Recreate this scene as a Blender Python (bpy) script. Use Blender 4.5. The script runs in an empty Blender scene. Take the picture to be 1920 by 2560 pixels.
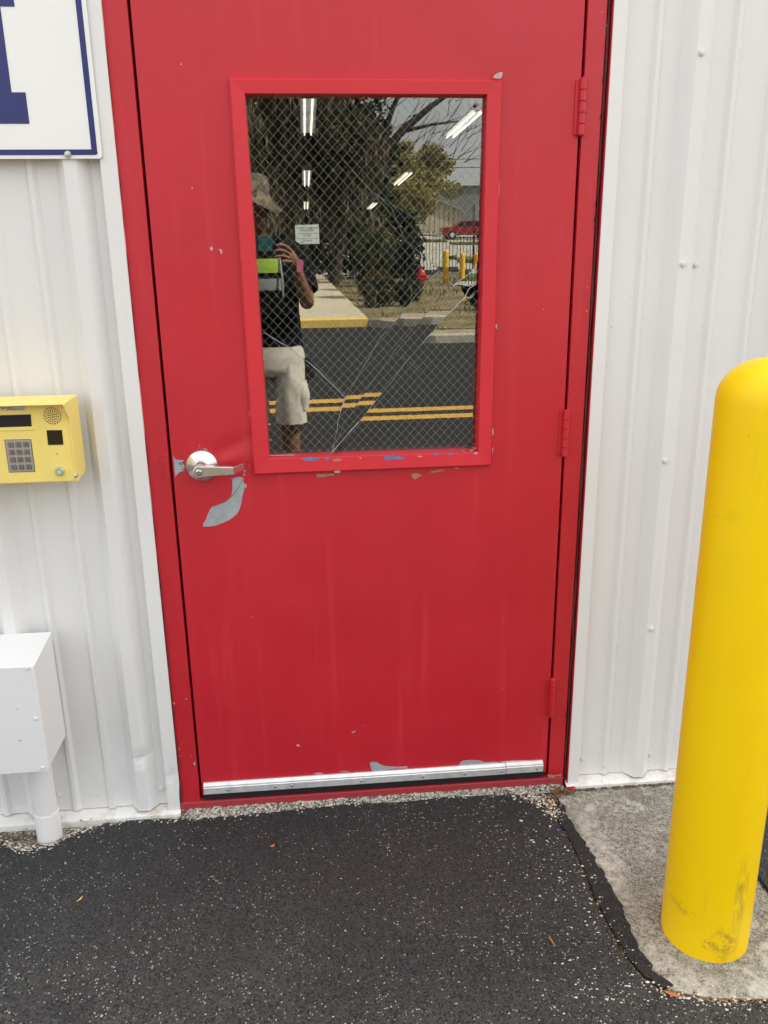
import bpy, bmesh, math, random
from mathutils import Vector, Matrix, noise as mnoise
random.seed(7)
SC = bpy.context.scene
COL = SC.collection
rad = math.radians

# ------------------------------------------------------------------ camera
CAM_F, CAM_W, CAM_H = 2042.69, 1920.0, 2560.0            # focal length in pixels of the full photograph
CAM_POS = Vector((-0.15862, -2.15714, 1.57932))
CAM_PITCH, CAM_YAW, CAM_ROLL = rad(-16.8275), rad(-5.06262), rad(-0.81766)
_M = Matrix.Rotation(CAM_YAW, 3, 'Z') @ Matrix.Rotation(CAM_PITCH, 3, 'X')
_x, _u, _f = _M @ Vector((1, 0, 0)), _M @ Vector((0, 0, 1)), _M @ Vector((0, 1, 0))
_cr, _sr = math.cos(CAM_ROLL), math.sin(CAM_ROLL)
CX, CU, CF = _cr * _x + _sr * _u, -_sr * _x + _cr * _u, _f
cam_data = bpy.data.cameras.new("camera")
cam_data.sensor_fit = 'VERTICAL'; cam_data.sensor_height = 24.0
cam_data.lens = CAM_F / CAM_H * 24.0
cam_data.clip_start = 0.02; cam_data.clip_end = 2000
cam = bpy.data.objects.new("camera", cam_data); COL.objects.link(cam)
cam.matrix_world = Matrix(((CX.x, CU.x, -CF.x, CAM_POS.x), (CX.y, CU.y, -CF.y, CAM_POS.y), (CX.z, CU.z, -CF.z, CAM_POS.z), (0, 0, 0, 1)))
SC.camera = cam

# ------------------------------------------------------------------ sky, sun, exposure
SUN_EL, SUN_AZ = rad(50), rad(25)                        # sun stands to the right and behind the building: the wall is in shade
SUN_DIR = Vector((math.cos(SUN_EL) * math.cos(SUN_AZ), math.cos(SUN_EL) * math.sin(SUN_AZ), math.sin(SUN_EL)))
world = bpy.data.worlds.new("World"); SC.world = world; world.use_nodes = True
nt = world.node_tree; nt.nodes.clear()
w_out = nt.nodes.new('ShaderNodeOutputWorld'); w_bg = nt.nodes.new('ShaderNodeBackground')
w_sky = nt.nodes.new('ShaderNodeTexSky'); w_sky.sky_type = 'NISHITA'; w_sky.sun_disc = False
w_sky.sun_elevation = SUN_EL; w_sky.sun_rotation = math.atan2(SUN_DIR.x, SUN_DIR.y)
w_sky.air_density = 1.0; w_sky.dust_density = 7.0; w_sky.ozone_density = 1.0
w_tc = nt.nodes.new('ShaderNodeTexCoord'); w_map = nt.nodes.new('ShaderNodeMapping'); w_map.inputs['Scale'].default_value = (1.0, 1.0, 2.6)
w_n = nt.nodes.new('ShaderNodeTexNoise'); w_n.inputs['Scale'].default_value = 2.2; w_n.inputs['Detail'].default_value = 6; w_n.inputs['Roughness'].default_value = .55
w_r = nt.nodes.new('ShaderNodeMapRange'); w_r.inputs['From Min'].default_value = .35; w_r.inputs['From Max'].default_value = .62
w_r.inputs['To Min'].default_value = .34; w_r.inputs['To Max'].default_value = .82
w_mix = nt.nodes.new('ShaderNodeMix'); w_mix.data_type = 'RGBA'; w_mix.inputs['B'].default_value = (6.4, 6.42, 6.26, 1)
nt.links.new(w_tc.outputs['Generated'], w_map.inputs['Vector']); nt.links.new(w_map.outputs['Vector'], w_n.inputs['Vector'])
nt.links.new(w_n.outputs['Fac'], w_r.inputs['Value']); nt.links.new(w_r.outputs['Result'], w_mix.inputs['Factor'])
nt.links.new(w_sky.outputs['Color'], w_mix.inputs['A']); nt.links.new(w_mix.outputs['Result'], w_bg.inputs['Color'])
w_bg.inputs['Strength'].default_value = 0.12
nt.links.new(w_bg.outputs['Background'], w_out.inputs['Surface'])
sun_data = bpy.data.lights.new("sun", 'SUN'); sun_data.energy = 4.5; sun_data.angle = rad(0.8); sun_data.color = (1.0, .93, .82)
sun = bpy.data.objects.new("sun", sun_data); COL.objects.link(sun); sun.location = (6, 4, 12)
sun.rotation_euler = SUN_DIR.to_track_quat('Z', 'Y').to_euler()
SC.view_settings.view_transform = 'Standard'; SC.view_settings.look = 'None'
SC.view_settings.exposure = 1.56; SC.view_settings.gamma = 1.0; SC.view_settings.use_curve_mapping = False
SC.render.engine = 'CYCLES'
SC.cycles.max_bounces = 8; SC.cycles.transparent_max_bounces = 16

# ------------------------------------------------------------------ helpers: geometry
def at(px, py, y=0.0):
    """the point of the plane Y=y that the photograph shows at pixel (px, py); used to measure the wall and door"""
    d = CX * ((px - CAM_W / 2) / CAM_F) + CU * ((CAM_H / 2 - py) / CAM_F) + CF
    return CAM_POS + d * ((y - CAM_POS.y) / d.y)
def xz(px, py, y=0.0):
    p = at(px, py, y); return (p.x, p.z)

class MB:
    def __init__(self):
        self.v, self.f, self.m = [], [], []
    def add(self, vs, fs, mi=0):
        o = len(self.v); self.v += [tuple(p) for p in vs]
        self.f += [[i + o for i in f] for f in fs]; self.m += [mi] * len(fs)
        return self
    def box(self, x0, x1, y0, y1, z0, z1, mi=0):
        return self.add([(x0,y0,z0),(x1,y0,z0),(x1,y1,z0),(x0,y1,z0),(x0,y0,z1),(x1,y0,z1),(x1,y1,z1),(x0,y1,z1)],
                        [(0,3,2,1),(4,5,6,7),(0,1,5,4),(1,2,6,5),(2,3,7,6),(3,0,4,7)], mi)
    def prism_xz(self, poly, y0, y1, mi=0):           # polygon in x,z, extruded along y (y0 = front)
        n = len(poly); vs = [(x, y0, z) for x, z in poly] + [(x, y1, z) for x, z in poly]
        return self.add(vs, [list(range(n)), list(range(2*n-1, n-1, -1))] + [(i, i+n, (i+1) % n + n, (i+1) % n) for i in range(n)], mi)
    def prism_xy(self, poly, z0, z1, mi=0):
        n = len(poly); vs = [(x, y, z0) for x, y in poly] + [(x, y, z1) for x, y in poly]
        return self.add(vs, [list(range(n-1, -1, -1)), list(range(n, 2*n))] + [(i, (i+1) % n, (i+1) % n + n, i+n) for i in range(n)], mi)
    def prism_yz(self, poly, x0, x1, mi=0):
        n = len(poly); vs = [(x0, y, z) for y, z in poly] + [(x1, y, z) for y, z in poly]
        return self.add(vs, [list(range(n-1, -1, -1)), list(range(n, 2*n))] + [(i, (i+1) % n, (i+1) % n + n, i+n) for i in range(n)], mi)
    def tube(self, pts, r, n=8, mi=0, cap=True):
        pts = [Vector(p) for p in pts]; rs = r if isinstance(r, (list, tuple)) else [r] * len(pts)
        vs, fs = [], []; up = None
        for i, p in enumerate(pts):
            t = (pts[min(i+1, len(pts)-1)] - pts[max(i-1, 0)]).normalized()
            if up is None: up = Vector((0, 0, 1)) if abs(t.z) < .9 else Vector((1, 0, 0))
            a = t.cross(up).normalized(); b = a.cross(t).normalized(); up = b
            for k in range(n):
                c = 2 * math.pi * k / n
                vs.append(p + a * (rs[i] * math.cos(c)) + b * (rs[i] * math.sin(c)))
        for i in range(len(pts) - 1):
            for k in range(n):
                fs.append((i*n+k, i*n+(k+1) % n, (i+1)*n+(k+1) % n, (i+1)*n+k))
        if cap: fs += [list(range(n-1, -1, -1)), list(range((len(pts)-1)*n, len(pts)*n))]
        return self.add(vs, fs, mi)
    def lathe(self, prof, c, axis='z', n=24, mi=0, cap0=True, cap1=True):   # prof: [(r, h)], h along the axis
        vs, fs = [], []; c = Vector(c)
        for r, h in prof:
            for k in range(n):
                a = 2 * math.pi * k / n; u, w = r * math.cos(a), r * math.sin(a)
                vs.append(c + Vector({'z': (u, w, h), 'y': (u, h, w), 'x': (h, u, w)}[axis]))
        for i in range(len(prof) - 1):
            for k in range(n):
                q = (i*n+k, i*n+(k+1) % n, (i+1)*n+(k+1) % n, (i+1)*n+k)
                fs.append(q)
        if cap0: fs.append(list(range(n-1, -1, -1)))
        if cap1: fs.append(list(range((len(prof)-1)*n, len(prof)*n)))
        return self.add(vs, fs, mi)
    def build(self, name, mats, parent=None, org=None, smooth=False, bevel=0.0, fix=True, seg=2, angle=35):
        org = Vector(org) if org is not None else (Vector(parent['_o']) if parent is not None else Vector((0, 0, 0)))
        me = bpy.data.meshes.new(name)
        me.from_pydata([tuple(Vector(p) - org) for p in self.v], [], self.f)
        for m in (mats if isinstance(mats, (list, tuple)) else [mats]): me.materials.append(m)
        me.polygons.foreach_set('material_index', self.m)
        if fix:
            bm = bmesh.new(); bm.from_mesh(me); bmesh.ops.recalc_face_normals(bm, faces=bm.faces); bm.to_mesh(me); bm.free()
        o = bpy.data.objects.new(name, me); COL.objects.link(o)
        if smooth:
            me.polygons.foreach_set('use_smooth', [True] * len(me.polygons))
            try: me.set_sharp_from_angle(angle=rad(angle))
            except Exception: pass
        if bevel:
            b = o.modifiers.new('bevel', 'BEVEL'); b.width = bevel; b.segments = seg; b.limit_method = 'ANGLE'; b.angle_limit = rad(40)
        place(o, parent, org)
        return o
def place(o, parent, org):
    o['_o'] = tuple(org)
    if parent is not None:
        o.parent = parent; o.location = Vector(org) - Vector(parent['_o'])
    else: o.location = org
def thing(name, label, cat, org, group=None):
    o = bpy.data.objects.new(name, None); COL.objects.link(o); o.empty_display_size = .1
    place(o, None, Vector(org)); return tag(o, label, cat, group)
def tag(o, label, cat, group=None):
    o['label'] = label; o['category'] = cat
    if group: o['group'] = group
    return o
def kind(o, k): o['kind'] = k; return o
def clone(o, delta=(0, 0, 0), parent=None):            # a thing with its parts and sub-parts, moved by delta
    c = o.copy(); COL.objects.link(c); c.parent = parent
    if parent is None: c.location = o.location + Vector(delta)
    for ch in list(o.children): clone(ch, (0, 0, 0), c)
    return c
def arc(cx, cy, r, a0, a1, n=6):
    return [(cx + r * math.cos(rad(a0 + (a1-a0)*i/n)), cy + r * math.sin(rad(a0 + (a1-a0)*i/n))) for i in range(n+1)]
def rrect(x0, x1, z0, z1, r, n=5):
    return arc(x1-r, z0+r, r, -90, 0, n) + arc(x1-r, z1-r, r, 0, 90, n) + arc(x0+r, z1-r, r, 90, 180, n) + arc(x0+r, z0+r, r, 180, 270, n)
def ngon_sheet(outline, z, hole=None):                  # triangulated flat sheet with holes
    bm = bmesh.new(); es = []
    for loop in [outline] + (hole or []):
        vs = [bm.verts.new((x, y, z)) for x, y in loop]
        es += [bm.edges.new((vs[i], vs[(i+1) % len(vs)])) for i in range(len(vs))]
    bmesh.ops.triangle_fill(bm, use_beauty=True, use_dissolve=False, edges=es)
    bm.verts.ensure_lookup_table(); bm.verts.index_update()
    v = [tuple(a.co) for a in bm.verts]; f = [[a.index for a in fc.verts] for fc in bm.faces]; bm.free()
    f = [q if (Vector(v[q[1]])-Vector(v[q[0]])).cross(Vector(v[q[2]])-Vector(v[q[0]])).z > 0 else q[::-1] for q in f]
    return v, f
def text_mesh(body, size, align='LEFT', res=2, extrude=0.0):
    cu = bpy.data.curves.new('lettering', 'FONT'); cu.body = body; cu.size = size; cu.align_x = align; cu.resolution_u = res; cu.extrude = extrude
    o = bpy.data.objects.new('lettering', cu); COL.objects.link(o)
    dg = bpy.context.evaluated_depsgraph_get(); dg.update()
    me = bpy.data.meshes.new_from_object(o.evaluated_get(dg)); bpy.data.objects.remove(o)
    v = [tuple(a.co) for a in me.vertices]; f = [list(p.vertices) for p in me.polygons]; bpy.data.meshes.remove(me)
    return v, f
def wobble(pts, amp, seed=0, step=None):
    rnd = random.Random(seed); return [(x + rnd.uniform(-amp, amp), y + rnd.uniform(-amp, amp)) for x, y in pts]
def subdiv_line(pts, step, amp, seed=0):                # rough edge along a polyline
    rnd = random.Random(seed); out = []
    for (x0, y0), (x1, y1) in zip(pts[:-1], pts[1:]):
        n = max(1, int(math.hypot(x1-x0, y1-y0) / step))
        for i in range(n):
            t = i / n; out.append((x0+(x1-x0)*t + rnd.uniform(-amp, amp), y0+(y1-y0)*t + rnd.uniform(-amp, amp)))
    out.append(pts[-1]); return out

# ------------------------------------------------------------------ helpers: materials
def mat(name, col, rough=.5, metal=0.0, spec=.5, var=0.0, vscale=3.0, bump=0.0, bscale=200.0, bdist=.001, coat=0.0, emit=None, estr=0.0, wave=0.0, wscale=2.0):
    m = bpy.data.materials.new(name); m.use_nodes = True; t = m.node_tree; p = t.nodes['Principled BSDF']
    p.inputs['Base Color'].default_value = (*col, 1); p.inputs['Roughness'].default_value = rough; p.inputs['Metallic'].default_value = metal
    p.inputs['Specular IOR Level'].default_value = spec; p.inputs['Coat Weight'].default_value = coat
    if emit: p.inputs['Emission Color'].default_value = (*emit, 1); p.inputs['Emission Strength'].default_value = estr
    N = Nodes(t)
    if var:
        n = N.noise(vscale, 5, .6); r = N.ramp(n, .3, .7)
        c = N.mix(r, tuple(a * (1 - var) for a in col), tuple(min(1, a * (1 + var)) for a in col))
        t.links.new(c, p.inputs['Base Color'])
    h = None
    if bump: h = N.mul(N.noise(bscale, 3, .6), bdist)
    if wave: h2 = N.mul(N.noise(wscale, 2, .5), wave); h = h2 if h is None else N.addn(h, h2)
    if h is not None:
        b = t.nodes.new('ShaderNodeBump'); b.inputs['Strength'].default_value = bump or 1.0; b.inputs['Distance'].default_value = 1.0
        t.links.new(h, b.inputs['Height']); t.links.new(b.outputs['Normal'], p.inputs['Normal'])
    return m
class Nodes:
    def __init__(s, t):
        s.t = t; s.co = None
    def coord(s):
        if s.co is None:
            g = s.t.nodes.new('ShaderNodeNewGeometry'); s.co = g.outputs['Position']
        return s.co
    def mapped(s, sc, loc=(0, 0, 0)):
        m = s.t.nodes.new('ShaderNodeMapping'); m.inputs['Scale'].default_value = sc; m.inputs['Location'].default_value = loc
        s.t.links.new(s.coord(), m.inputs['Vector']); return m.outputs['Vector']
    def noise(s, scale, detail=4, rough=.55, vec=None):
        n = s.t.nodes.new('ShaderNodeTexNoise'); n.inputs['Scale'].default_value = scale; n.inputs['Detail'].default_value = detail; n.inputs['Roughness'].default_value = rough
        s.t.links.new(vec or s.coord(), n.inputs['Vector']); return n.outputs['Fac']
    def voro(s, scale, vec=None, rnd=1.0, feat='F1'):
        n = s.t.nodes.new('ShaderNodeTexVoronoi'); n.feature = feat; n.inputs['Scale'].default_value = scale; n.inputs['Randomness'].default_value = rnd
        s.t.links.new(vec or s.coord(), n.inputs['Vector']); return n
    def ramp(s, v, a, b, lo=0.0, hi=1.0):
        r = s.t.nodes.new('ShaderNodeMapRange'); r.inputs['From Min'].default_value = a; r.inputs['From Max'].default_value = b
        r.inputs['To Min'].default_value = lo; r.inputs['To Max'].default_value = hi; s.t.links.new(v, r.inputs['Value']); return r.outputs['Result']
    def op(s, o, a, b=None):
        m = s.t.nodes.new('ShaderNodeMath'); m.operation = o
        for i, q in enumerate((a, b)):
            if q is None: continue
            if isinstance(q, (int, float)): m.inputs[i].default_value = q
            else: s.t.links.new(q, m.inputs[i])
        return m.outputs[0]
    def mul(s, a, b): return s.op('MULTIPLY', a, b)
    def addn(s, a, b): return s.op('ADD', a, b)
    def mix(s, f, a, b):
        m = s.t.nodes.new('ShaderNodeMix'); m.data_type = 'RGBA'
        if isinstance(f, (int, float)): m.inputs['Factor'].default_value = f
        else: s.t.links.new(f, m.inputs['Factor'])
        for k, q in (('A', a), ('B', b)):
            if isinstance(q, tuple): m.inputs[k].default_value = (*q[:3], 1)
            else: s.t.links.new(q, m.inputs[k])
        return m.outputs['Result']
    def near(s, c, size):                               # 1 at the point c, 0 beyond size (ellipsoid)
        m = s.t.nodes.new('ShaderNodeMapping'); m.inputs['Scale'].default_value = tuple(1/a for a in size)
        m.inputs['Location'].default_value = tuple(-a/b for a, b in zip(c, size)); s.t.links.new(s.coord(), m.inputs['Vector'])
        l = s.t.nodes.new('ShaderNodeVectorMath'); l.operation = 'LENGTH'; s.t.links.new(m.outputs['Vector'], l.inputs[0])
        return s.ramp(l.outputs['Value'], .35, 1.0, 1.0, 0.0)
    def sep(s):
        n = s.t.nodes.new('ShaderNodeSeparateXYZ'); s.t.links.new(s.coord(), n.inputs[0]); return n.outputs
def node_mat(name, rough=.6, spec=.4):
    m = bpy.data.materials.new(name); m.use_nodes = True; t = m.node_tree; p = t.nodes['Principled BSDF']
    p.inputs['Roughness'].default_value = rough; p.inputs['Specular IOR Level'].default_value = spec
    return m, t, p, Nodes(t)
def bump_to(t, p, h, strength=1.0, dist=1.0):
    b = t.nodes.new('ShaderNodeBump'); b.inputs['Strength'].default_value = strength; b.inputs['Distance'].default_value = dist
    t.links.new(h, b.inputs['Height']); t.links.new(b.outputs['Normal'], p.inputs['Normal'])

# --- red gloss paint on the door: faint fading, run-off streaks under the window, small nicks
def red_paint(name, base=(.525, .0115, .025), scuff=True):
    m, t, p, N = node_mat(name, .36, .55)
    n = N.noise(2.3, 5, .6); c = N.mix(N.ramp(n, .3, .72), tuple(a*.93 for a in base), tuple(min(1, a*1.06) for a in base))
    if scuff:
        streak = N.noise(1.0, 4, .6, N.mapped((22, 1, 1.1))); s = N.ramp(streak, .56, .78, 0, .30)
        c = N.mix(s, c, (.70, .055, .07))
        dust = N.ramp(N.noise(7, 6, .7), .58, .8, 0, .25); c = N.mix(dust, c, (.50, .025, .035))
        nick = N.voro(26); dn = N.op('LESS_THAN', nick.outputs['Distance'], .035)
        sel = N.t.nodes.new('ShaderNodeSeparateColor'); t.links.new(nick.outputs['Color'], sel.inputs[0])
        dn = N.mul(dn, N.op('GREATER_THAN', sel.outputs[0], .86)); c = N.mix(dn, c, (.62, .42, .42))
    t.links.new(c, p.inputs['Base Color'])
    t.links.new(N.ramp(N.noise(5, 4, .6), .3, .7, .38, .52), p.inputs['Roughness'])
    h = N.addn(N.mul(N.noise(420, 2, .5), .00008), N.mul(N.noise(5.5, 2, .5), .0012)); bump_to(t, p, h, .8)
    return m
M_RED = red_paint('red_door_paint'); M_REDF = red_paint('red_frame_paint', (.51, .0125, .024))
M_REDW = red_paint('red_window_paint', (.63, .020, .034), False)
M_REDWORN = red_paint('red_worn_paint', (.36, .035, .045))

def white_metal(name, base, dirt=.5, rough=.42):
    m, t, p, N = node_mat(name, rough, .5)
    n = N.noise(1.7, 5, .6); c = N.mix(N.ramp(n, .3, .7), tuple(a*.95 for a in base), base)
    v = N.voro(34); sel = t.nodes.new('ShaderNodeSeparateColor'); t.links.new(v.outputs['Color'], sel.inputs[0])
    sp = N.mul(N.op('LESS_THAN', v.outputs['Distance'], N.ramp(sel.outputs[1], 0, 1, .02, .085)), N.op('GREATER_THAN', sel.outputs[0], .84))
    c = N.mix(N.mul(sp, .75*dirt), c, (.22, .19, .16))
    st = N.noise(1, 5, .65, N.mapped((30, 30, 1.3))); c = N.mix(N.ramp(st, .6, .85, 0, .22*dirt), c, (.50, .46, .40))
    v2 = N.voro(75); s2 = t.nodes.new('ShaderNodeSeparateColor'); t.links.new(v2.outputs['Color'], s2.inputs[0])
    sp2 = N.mul(N.mul(N.op('LESS_THAN', v2.outputs['Distance'], N.ramp(s2.outputs[1], 0, 1, .06, .22)), N.op('GREATER_THAN', s2.outputs[0], .80)), N.ramp(N.addn(N.sep()[2], N.mul(N.noise(9, 3, .6), .16)), .10, .24, .75, 0))
    c = N.mix(N.mul(sp2, dirt*1.6), c, (.24, .15, .08))
    t.links.new(c, p.inputs['Base Color'])
    h = N.addn(N.mul(N.noise(300, 2, .5), .00005), N.mul(N.noise(4, 2, .5, N.mapped((1, 1, .5))), .0015)); bump_to(t, p, h, .8)
    return m
M_WALL = white_metal('white_wall_metal', (.77, .76, .745)); M_TRIM = white_metal('white_trim_metal', (.78, .77, .75), .4, .36)
M_BOX = white_metal('white_box_paint', (.80, .80, .79), .55, .35)
def base_trim_mat():
    m, t, p, N = node_mat('dirty_base_trim', .45, .5)
    n = N.noise(14, 6, .7); c = N.mix(N.ramp(n, .5, .72), (.82, .80, .77), (.50, .43, .34))
    n2 = N.noise(60, 5, .7); c = N.mix(N.ramp(n2, .62, .72, 0, .8), c, (.20, .13, .08)); t.links.new(c, p.inputs['Base Color']); return m
M_BASE = base_trim_mat()

def asphalt(name, c0, c1, chips=1.0, scale=105.0):
    m, t, p, N = node_mat(name, .62, .45)
    big = N.noise(1.3, 5, .6); c = N.mix(N.ramp(big, .3, .72), c0, c1)
    blot = N.noise(9, 5, .65); c = N.mix(N.ramp(blot, .45, .75, 0, .5), c, tuple(a*.6 for a in c0))
    wear = N.mul(N.ramp(N.sep()[1], -.12, -.75), N.ramp(N.noise(2.2, 4, .6), .25, .6, .45, 1.0)); c = N.mix(N.mul(wear, N.ramp(N.noise(3.1, 5, .65, N.mapped((1, 1, 1), (8, 3, 1))), .36, .62, .35, 1.0)), c, tuple(a*k_ for a, k_ in zip(c1, (3.0, 2.8, 2.55))))
    fine = N.noise(210, 4, .75); c = N.mix(N.ramp(fine, .44, .66, 0, .8), c, N.mix(wear, tuple(a*1.7 for a in c1), tuple(a*3.4 for a in c1)))
    c = N.mix(N.ramp(N.noise(330, 3, .7, N.mapped((1, 1, 1), (4, 9, 2))), .50, .66, 0, .75), c, tuple(a*.35 for a in c0))
    vs_ = N.voro(250); sv = t.nodes.new('ShaderNodeSeparateColor'); t.links.new(vs_.outputs['Color'], sv.inputs[0])
    c = N.mix(N.op('POWER', sv.outputs[0], 3.0), c, N.mix(wear, tuple(a*2.3 for a in c1), tuple(a*3.6 for a in c1))); c = N.mix(N.mul(N.op('GREATER_THAN', sv.outputs[1], .74), .8), c, tuple(a*.4 for a in c0))
    vein = N.op('ABSOLUTE', N.op('SUBTRACT', N.noise(11, 5, .62), .5)); vein = N.mul(N.ramp(vein, .0, .016, 1.0, 0.0), N.mul(N.ramp(N.sep()[1], -.40, -.72), N.ramp(N.sep()[0], .1, -.6))); c = N.mix(N.mul(vein, .30), c, (.20, .195, .18))
    dens = N.addn(N.mul(N.noise(4.2, 4, .6), .8), N.mul(wear, .13))
    h = N.addn(N.mul(N.noise(190, 4, .7), .0065), N.mul(N.noise(28, 3, .6), .0035))
    for sc, lo, hi, rmax in ((scale*1.25, .985, .86, .36), (scale*1.9, .97, .80, .48), (scale*.70, 1.02, .955, .26)):
        wob = N.t.nodes.new('ShaderNodeVectorMath'); wob.operation = 'ADD'
        nz = N.t.nodes.new('ShaderNodeTexNoise'); nz.inputs['Scale'].default_value = sc*1.6; t.links.new(N.coord(), nz.inputs['Vector'])
        scl = N.t.nodes.new('ShaderNodeVectorMath'); scl.operation = 'SCALE'; scl.inputs['Scale'].default_value = .55/sc
        t.links.new(nz.outputs['Color'], scl.inputs[0]); t.links.new(N.coord(), wob.inputs[0]); t.links.new(scl.outputs[0], wob.inputs[1])
        v = N.voro(sc, wob.outputs[0]); sel = t.nodes.new('ShaderNodeSeparateColor'); t.links.new(v.outputs['Color'], sel.inputs[0])
        thr = N.ramp(dens, .40, .60, lo, hi)
        mk = N.mul(N.op('GREATER_THAN', sel.outputs[0], thr), N.op('LESS_THAN', v.outputs['Distance'], N.ramp(sel.outputs[1], 0, 1, .12, rmax)))
        mk = N.mul(mk, chips)
        c = N.mix(mk, c, N.mix(sel.outputs[2], (.20, .19, .15), (.92, .89, .78)))
        h = N.addn(h, N.mul(mk, .0012))
    t.links.new(c, p.inputs['Base Color']); bump_to(t, p, h, .9)
    return m
M_ASPH = asphalt('sealed_asphalt', (.0095, .0108, .0125), (.0245, .0247, .0245))
M_SEAL = asphalt('smooth_sealer', (.007, .007, .0078), (.0115, .0115, .012), .10)
def road_mat():
    m, t, p, N = node_mat('road_asphalt', .75, .3)
    c = N.mix(N.ramp(N.noise(.9, 6, .65), .3, .7), (.009, .0095, .009), (.018, .018, .0165)); c = N.mix(N.ramp(N.noise(60, 3, .6), .4, .7), c, (.020, .020, .0185))
    t.links.new(c, p.inputs['Base Color']); bump_to(t, p, N.mul(N.noise(200, 3, .6), .003), .8); return m
M_ROAD = road_mat()
def pad_mat():
    m, t, p, N = node_mat('weathered_concrete', .85, .25)
    c = N.mix(N.ramp(N.noise(6, 6, .7), .33, .70), (.21, .195, .15), (.55, .51, .42))
    c = N.mix(N.ramp(N.noise(95, 6, .75), .42, .62), (.12, .11, .085), c)
    c = N.mix(N.ramp(N.noise(240, 3, .7), .55, .72, 0, .7), c, (.72, .69, .62))
    c = N.mix(N.ramp(N.noise(13, 5, .7, N.mapped((1, 1, 1), (3, 7, 0))), .56, .72, 0, .8), c, (.66, .63, .56))
    for q, sz in (((.75, -.80, 0), (.34, .075, .05)), ((.60, -.30, 0), (.05, .30, .05)), ((.62, -.72, 0), (.12, .12, .05)), ((.93, -.75, 0), (.16, .10, .05))):
        c = N.mix(N.mul(N.near(q, sz), N.ramp(N.noise(40, 5, .7), .38, .62, .0, .60)), c, (.68, .645, .56))
    c = N.mix(N.ramp(N.noise(270, 3, .7, N.mapped((1, 1, 1), (7, 1, 3))), .56, .64, 0, .85), c, (.70, .66, .57))
    t.links.new(c, p.inputs['Base Color']); bump_to(t, p, N.addn(N.mul(N.noise(150, 4, .7), .003), N.mul(N.noise(20, 3, .6), .003)), .9); return m
M_PAD = pad_mat()
def debris_mat(name, a, b, c3, sc=160):
    m, t, p, N = node_mat(name, .9, .2)
    v = N.voro(sc); sel = t.nodes.new('ShaderNodeSeparateColor'); t.links.new(v.outputs['Color'], sel.inputs[0])
    c = N.mix(N.ramp(sel.outputs[0], .25, .8), a, b); c = N.mix(N.op('GREATER_THAN', sel.outputs[1], .72), c, c3)
    t.links.new(c, p.inputs['Base Color']); bump_to(t, p, N.mul(v.outputs['Distance'], -.008), 1.0); return m
M_GRAVEL = debris_mat('exposed_gravel', (.16, .13, .10), (.44, .41, .34), (.58, .55, .48))
M_CRUD = debris_mat('leaf_crud', (.05, .035, .02), (.30, .15, .045), (.48, .33, .14))
M_PEBBLE = mat('pale_pebble', (.62, .59, .50), .8, var=.25, vscale=60)
M_LEAF1 = mat('dry_brown_leaf', (.17, .07, .03), .7, var=.3, vscale=60); M_LEAF2 = mat('dry_orange_leaf', (.50, .17, .07), .6, var=.25, vscale=60)
M_TWIG = mat('dry_twig', (.34, .20, .09), .8)

def bollard_mat():
    m, t, p, N = node_mat('yellow_bollard_sleeve', .40, .28)
    c = N.mix(N.ramp(N.noise(3, 4, .6), .3, .7), (.93, .605, .001), (.97, .65, .0015))
    bc = (BOL[0], BOL[1])
    def scuff(c, pos, size, col, amt, sc, lo=.45, hi=.62, mp=(1, 1, 1)):
        k = N.mul(N.near(pos, size), N.ramp(N.noise(sc, 6, .7, N.mapped(mp)), lo, hi)); return N.mix(N.mul(k, amt), c, col)
    f = lambda px, py: at(px, py, bc[1]-.085)
    q = f(1805, 2345); c = scuff(c, q, (.04, .12, .065), (.30, .19, .03), .8, 45, .42, .62)
    q = f(1845, 2230); c = scuff(c, q, (.022, .12, .13), (.32, .21, .03), .65, 30, .42, .6, (3, 3, .6))
    q = f(1712, 2300); c = scuff(c, q, (.035, .1, .022), (.25, .18, .03), .7, 60)
    q = f(1768, 2355); c = scuff(c, q, (.02, .1, .02), (.28, .17, .03), .8, 120, .5, .58)
    q = f(1800, 1300); c = scuff(c, q, (.06, .1, .02), (.50, .33, .01), .6, 40, .45, .65, (.5, .5, 2))
    c = N.mix(N.ramp(N.noise(1, 5, .6, N.mapped((26, 26, 2))), .60, .8, 0, .30), c, (.58, .38, .03))
    v = N.voro(38); sel = t.nodes.new('ShaderNodeSeparateColor'); t.links.new(v.outputs['Color'], sel.inputs[0])
    k = N.mul(N.op('LESS_THAN', v.outputs['Distance'], N.ramp(sel.outputs[1], 0, 1, .02, .07)), N.op('GREATER_THAN', sel.outputs[0], .86)); c = N.mix(N.mul(k, .75), c, (.20, .13, .03))
    c = N.mix(N.ramp(N.noise(1, 4, .7, N.mapped((150, 150, 7), (2, 5, 1))), .66, .74, 0, .35), c, (.62, .45, .10))
    t.links.new(c, p.inputs['Base Color']); bump_to(t, p, N.mul(N.noise(240, 2, .5), .0002), .6); return m
BOL = (.757, -.602, .101)
M_BOL = bollard_mat()
M_KEYP = mat('pale_yellow_paint', (.90, .70, .19), .38, var=.05, vscale=8, bump=.4, bscale=300, bdist=.0001)
M_ALU = mat('mill_aluminium', (.74, .74, .73), .36, .50, var=.16, vscale=30, bump=.4, bscale=120, bdist=.0002)
M_NICKEL = mat('satin_nickel', (.70, .69, .665), .26, .95, var=.06, vscale=40)
M_STEEL = mat('bare_grey_steel', (.36, .38, .40), .55, .15, var=.18, vscale=30, bump=.5, bscale=150, bdist=.0002)
M_BLUE = mat('old_blue_paint', (.11, .20, .40), .5, var=.3, vscale=60)
M_CREAM = mat('old_cream_paint', (.36, .19, .135), .6, var=.2, vscale=80)
M_PALE = mat('scratched_primer', (.52, .36, .36), .6, var=.2, vscale=80)
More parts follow.
